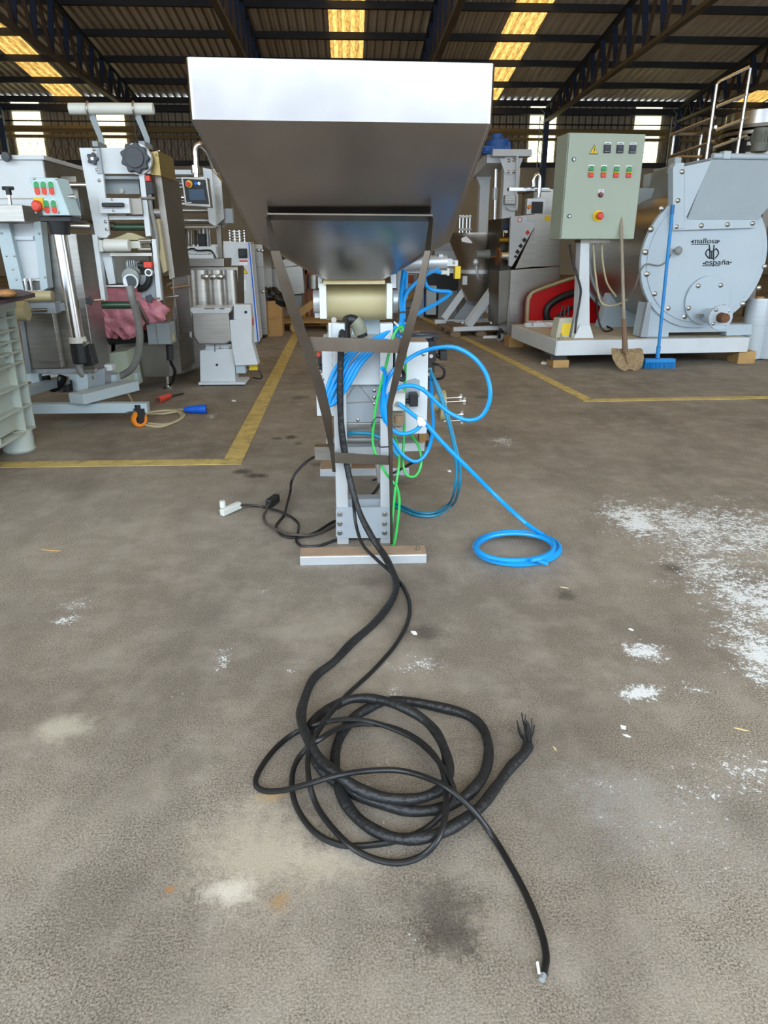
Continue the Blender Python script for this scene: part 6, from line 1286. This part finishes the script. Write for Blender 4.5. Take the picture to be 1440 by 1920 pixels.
beam(KE.p(850, 617, -.32), KE.p(940, 614, -.32), .08, .055); beam(KE.p(815, 603, .62), KE.p(940, 599, .62), .08, .055)
beam(KE.p(875, 612, -.31), KE.p(940, 522, -.12), .11, .10); beam(KE.p(833, 597, .62), KE.p(876, 537, .55), .12, .10)
beam(KE.p(843, 606, .55), KE.p(866, 616, -.28), .10, .06, wood_d); beam(KE.p(908, 578, .4), KE.p(938, 588, .2), .08, .08)
m = KE.m(); m.fp([(850,598),(884,555),(905,568),(906,598)], .55, .05); m.part('skid_panel', grey_l)
for x in (868, 922): inst(DBOLT, 'bolt', KE.o, KE.p(x, 606, -.33), sc=1.)
for (x, y) in ((922,560),(921,590)):
    m = KE.m(); q = KE.p(x, y, .2); m.cyl(q, q+Vector((0,0,.06)), .04, n=10); m.part('small_fitting', alu)
# stays that carry the bowl
for px, v in ((935, .05), (935, .75)):
    m = KE.m(); q = KE.p(px, 520, v); m.box(q.x-.04, q.x+.04, v-.04, v+.04, .09, q.z+.3); m.part('skid_post', white)
pc = gr(862, 632); pallet('pallet', 'weathered grey brown pallet under the white kettle skid', (pc.x+.27, pc.y+.53), 4, .86, 1.0, .58)
m = MB(); p = gr(918, 634); m.prism([Vector((p.x-.10, p.y-.03, 0)), Vector((p.x+.10, p.y-.02, 0)), Vector((p.x+.06, p.y+.06, 0)), Vector((p.x-.07, p.y+.05, 0))], (.01, 0, .03)); m.solo('paper_scrap', paper_m, 'crumpled white paper scrap by the castor of the steel unit', 'paper', bev=.003)
# ---- white gantry with blue motor
GN = Thing('motor_gantry', 'white steel gantry carrying a blue geared motor behind the kettle', 'gantry', (1.9, 12.2))
m = GN.m(); p = GN.p(955, 400, 0); x0, x1 = GN.p(942, 380, 0).x, GN.p(967, 380, 0).x; zg = GN.p(955, 294, 0).z; m.box(x0, x1, 0, .22, 0, zg); m.part('gantry_post', white, bev=.006)
m = GN.m(); m.fp([(937,297),(981,296),(973,318),(966,327),(948,328)], -.02, .03); G1 = m.part('gusset', white, bev=.003)
for x, y in ((954,301),(963,300),(953,322),(963,322)): inst(DBOLT, 'bolt', G1, GN.p(x, y, -.021), sc=.9)
v2 = 1.3; m = GN.m(); x2, x3 = GN.p(899, 380, v2).x, GN.p(917, 380, v2).x; zg2 = GN.p(908, 326, v2).z; m.box(x2, x3, v2, v2+.22, 0, zg2); m.part('gantry_post', white, bev=.006)
m = GN.m(); m.fp([(891,326),(927,322),(915,345),(900,348)], v2-.02, .03); m.part('gusset', white)
m = GN.m(); a = GN.p(922, 290, 0); b = GN.p(995, 288, 0); zz = zg+.0; m.box(a.x, b.x, -.08, .32, zg, zg+.10); m.part('cross_head', white, bev=.006)
m = GN.m(); m.obar(Vector((a.x+.12, .1, zg)), Vector((x2+.05, v2+.15, zg2+.02)), .35, .16); m.part('gantry_beam', white, bev=.006)
m = GN.m(); m.cyl(GN.p(934, 286, .1), GN.p(934, 262, .1), .17, n=24); m.cyl(GN.p(932, 264, .1), GN.p(932, 251, .1), .085, n=20); m.fb(906, 273, 958, 287, -.05, .35); BM = m.part('blue_motor', blue_motor, bev=.01)
m = GN.m(); m.cyl(GN.p(952, 286, .0), GN.p(954, 266, .0), .03, n=10); m.cyl(GN.p(914, 284, -.05), GN.p(914, 276, -.05), .06, n=12); m.part('motor_fitting', blue_motor, BM)
m = GN.m(); m.cyl(GN.p(930, 315, .6), GN.p(927, 440, .6), .035, n=12); m.part('lift_rod', chrome); m = GN.m(); m.cyl(GN.p(929, 352, .6), GN.p(928, 375, .6), .05, n=14); m.part('rod_collar', alu)
m = GN.m(); m.fb(946, 366, 967, 383, -.08, .08); CLp = m.part('junction_cover', steel_dk, bev=.004)
for k_ in range(5): m = GN.m(); m.fb(948, 367+k_*3.2, 966, 368.6+k_*3.2, -.095, .015); m.part('cover_louvre', steel, CLp)
m = GN.m(); m.ft([(970,285,-.06),(970,300,-.06),(969,340,-.05),(969,378,-.05),(967,392,-.05),(956,392,-.06),(950,386,-.06)], .018, 8); m.part('white_conduit', white)
m = GN.m(); m.fb(967, 315, 973, 395, -.03, .05); m.part('cable_tray', white)
# ---- shovel
SHv = Thing('shovel', 'mud crusted long handled shovel leaning on the platform', 'shovel', tuple(gr(1178, 697)))
dS = PF.loc.y - SHv.loc.y
m = SHv.m(); tp = SHv.p(1164, 399, .42); bt = SHv.p(1170, 602, .12); m.cyl(bt, tp, .017, .015, n=14); m.part('handle', ashwood)
m = SHv.m(); so0 = SHv.p(1172, 660, .03); m.cyl(so0, bt+(tp-bt)*.02, .030, .022, n=14); m.part('socket', mat('socket_brown', '#7d6550', .8))
rings = []
prof = [(649,1143,1208,.055),(643,1146,1206,.06),(652,1145,1205,.055),(668,1147,1208,.04),(682,1153,1206,.02),(692,1162,1200,.008),(697,1172,1192,.003)]
m = SHv.m(); rows_ = []
for y, x0, x1, v in prof[2:]:
    row = []
    for k in range(9):
        t = k/8; q = SHv.p(x0+(x1-x0)*t, y-(4*math.cos((t-.5)*math.pi) if y > 690 else 0)+(3*math.sin(t*math.pi) if y < 655 else 0), v); q.y += .035*math.sin(t*math.pi)*.8; q.z = max(q.z, .002); row.append(q)
    rows_.append(row)
nr = len(rows_); vsf = [q for r in rows_ for q in r]; vsb = [q+Vector((0, .006, 0)) for q in vsf]; n9 = 9; fs = []
for j in range(nr-1):
    for k in range(8):
        a = j*n9+k; fs.append((a, a+1, a+n9+1, a+n9)); o_ = len(vsf); fs.append((o_+a+n9, o_+a+n9+1, o_+a+1, o_+a))
m.add(vsf+vsb, fs); BLd = m.part('blade', soil, ang=60)
sb = BLd.modifiers.new('sub', 'SUBSURF'); sb.levels = 2; sb.render_levels = 2
m = SHv.m(); m.tube([so0+Vector((0,.0,.01)), SHv.p(1175, 668, .045), SHv.p(1179, 682, .035)], .016, 8, 4); m.part('blade_ridge', soil, BLd)
# ---- broom
BR = Thing('broom', 'blue plastic broom leaning upright against the mixer tank', 'broom', tuple(gr(1237, 691)))
m = BR.m(); tp = BR.p(1260, 400, .10); bt = BR.p(1234, 660, .02); m.cyl(bt, tp, .016, n=14); m.part('handle', blue_b)
d = (tp-bt).normalized(); m = BR.m(); m.cyl(tp-d*.01, tp+d*.075, .019, n=14); m.part('handle_cap', mat('dark_blue_cap', '#0e6fae', .4))
m = BR.m(); m.cyl(bt-d*.06, bt+d*.06, .022, n=14); z0_ = BR.p(1237, 680, 0).z; z1_ = BR.p(1237, 674, 0).z; m.box(BR.p(1209, 680, 0).x, BR.p(1266, 680, 0).x, -.01, .07, z0_, z1_+.005); m.part('broom_head', blue_b, bev=.005)
m = BR.m(); rb_ = random.Random(5); xh0, xh1 = BR.p(1209, 680, 0).x, BR.p(1267, 680, 0).x
for i in range(34):
    for j in range(4):
        x = xh0+.006+(xh1-xh0-.012)*i/33; y = 0.0+.02*j; dx = rb_.uniform(-.006, .006); m.cyl((x, y, z0_+.002), (x+dx, y+rb_.uniform(-.008, .004), .001), .0035, .0045, n=5)
o = m.part('bristles', blue_b); o['kind'] = 'stuff'
# ---- stretch film rolls
for k_, (px, lab) in enumerate(((1414, 'clear stretch film roll standing against the platform end'), (1446, 'clear stretch film roll standing beside the nearer film roll'))):
    q = gr(px, 676); T = Thing('film_roll', lab, 'film roll', (q.x, q.y+.12), group='stretch film rolls')
    h = T.p(px, 558, 0).z; r_ = .118
    m = T.m(); m.lathe([(.04, 0), (.04, .012), (r_*.96, .012), (r_, .03), (r_, h*.5), (r_*1.01, h*.52), (r_, h-.02), (r_*.97, h-.005), (.04, h-.005)], (0, 0, 0), n=36); m.part('film', film)
    m = T.m(); m.cyl((0, 0, 0), (0, 0, h+.012), .045, n=24); m.part('core', card)
# ---- machines seen in the gap behind the hoses
BGm = Thing('frame_machine', 'grey framed machine with black drive seen past the blue hoses', 'machine', (1.3, 12.6))
m = BGm.m(); m.fb(822, 545, 850, 600, .0, .4); m.part('leg_frame', grey_p); m = BGm.m(); m.fb(788, 512, 858, 545, .1, .5); m.part('drive', black, bev=.02)
for px in (790, 852):
    m = BGm.m(); q = BGm.p(px, 560, .2); m.box(q.x-.04, q.x+.04, .16, .24, 0, q.z+.3); m.part('leg', grey_l)
m = BGm.m(); m.fb(815, 470, 858, 512, .3, .5); m.part('grey_panel', grey_l, bev=.006)
m = BGm.m(); m.fb(800, 536, 818, 590, -.05, .2); m.part('pale_panel', blueish)
BG2 = Thing('blue_box', 'blue plastic box stacked behind the hoses on the floor', 'box', tuple(gr(797, 592)))
m = BG2.m(); m.fp([(796,550),(806,548),(810,588),(794,592)], 0, .35); m.part('box_body', blue_p, bev=.006); m = BG2.m(); m.fb(794, 546, 808, 551, -.01, .37); m.part('box_lid', navy)
BG3 = Thing('timber_rack', 'dark machine frame with sloping timber behind the blue hoses', 'machine', (.75, 14.0))
m = BG3.m(); m.fb(756, 512, 790, 578, 0, .5); m.part('dark_body', steel_dk, bev=.02); m = BG3.m(); m.obar(BG3.p(758, 562, -.1), BG3.p(785, 548, -.1), .12, .08); m.part('timber', wood)
m = BG3.m(); m.fb(764, 516, 776, 530, -.06, .08); m.part('rust_red_guard', terra); m = BG3.m(); q = BG3.p(773, 578, .2); m.box(q.x-.2, q.x+.2, .1, .4, 0, q.z+.05); m.part('base', steel_dk)
CG = Thing('clamp_column', 'small steel column press behind the kettle rim', 'machine', (1.35, 12.9))
for px in (863, 869, 876, 882):
    q = CG.p(px, 403, 0); m = CG.m(); m.cyl((q.x, 0, 0), q, .02, n=8); m.part('column', chrome)
for y in (406, 430): m = CG.m(); m.fb(861, y-2, 884, y+2, -.05, .12); m.part('clamp_plate', steel)
m = CG.m(); m.box(CG.p(861,430,0).x, CG.p(884,430,0).x, -.1, .2, 0, .9); m.part('base_box', steel_dk)
BX2 = Thing('blue_grey_hopper', 'blue grey sheet hopper behind the kettle and cylinder', 'hopper', (1.2, 13.6))
m = BX2.m(); m.fp([(806,470),(850,452),(858,500),(806,500)], 0, .6); m.part('hopper_body', grey_l); m = BX2.m(); q = BX2.p(830, 500, .2); m.box(q.x-.25, q.x+.2, .1, .5, 0, q.z+.02); m.part('stand', grey_p)
# ---- litter on the floor
for (px, py, dx, dy, h, mt, nm, lab, cat) in [
    (95,1032,18,3,.004,wood,'wood_splinter','pale wood splinter lying alone on the bare floor','splinter'),
    (1168,1364,5,9,.0015,paper_m,'paper_scrap','small folded white paper scrap right of the frayed cable end','paper'),
    (1175,1380,8,5,.0015,paper_m,'paper_scrap','torn white paper scrap below the folded scrap','paper'),
    (1040,1404,4,10,.002,straw_m,'straw','short straw fragment right of the frayed cable end','straw'),
    (1058,1102,8,2,.002,straw_m,'straw','pale straw lying in the dark stain near the blue coil','straw'),
    (776,1188,6,5,.006,paper_m,'paper_scrap','small white crumb beside the thin cable bend','paper'),
    (1183,1181,5,3,.003,paper_m,'paper_scrap','tiny white chip above the powder patch','paper'),
    (1390,1368,14,6,.002,straw_m,'straw','thin straw lying near the powder edge','straw'),
    (1022,682,5,4,.02,paper_m,'paper_scrap','white crumb on the floor by the platform corner block','paper'),
    (842,884,4,3,.006,paper_m,'paper_scrap','white chip on the floor below the teal hoses','paper'),
    (438,752,4,2,.006,paper_m,'paper_scrap','white chip on the floor between the grinder and blue plug','paper')]:
    a = gr(px-dx, py-dy*.5); b = gr(px+dx, py+dy*.5); w_ = max(.003, (gr(px, py+dy*.5)-gr(px, py-dy*.5)).length*.5) if nm != 'straw' else .003
    m = MB(); n_ = Vector((-(b-a).y, (b-a).x, 0)).normalized()*w_; m.prism([a, a*.4+b*.6-n_*.7, b, a*.5+b*.5+n_], (0, 0, h)); m.solo(nm, mt, lab, cat)
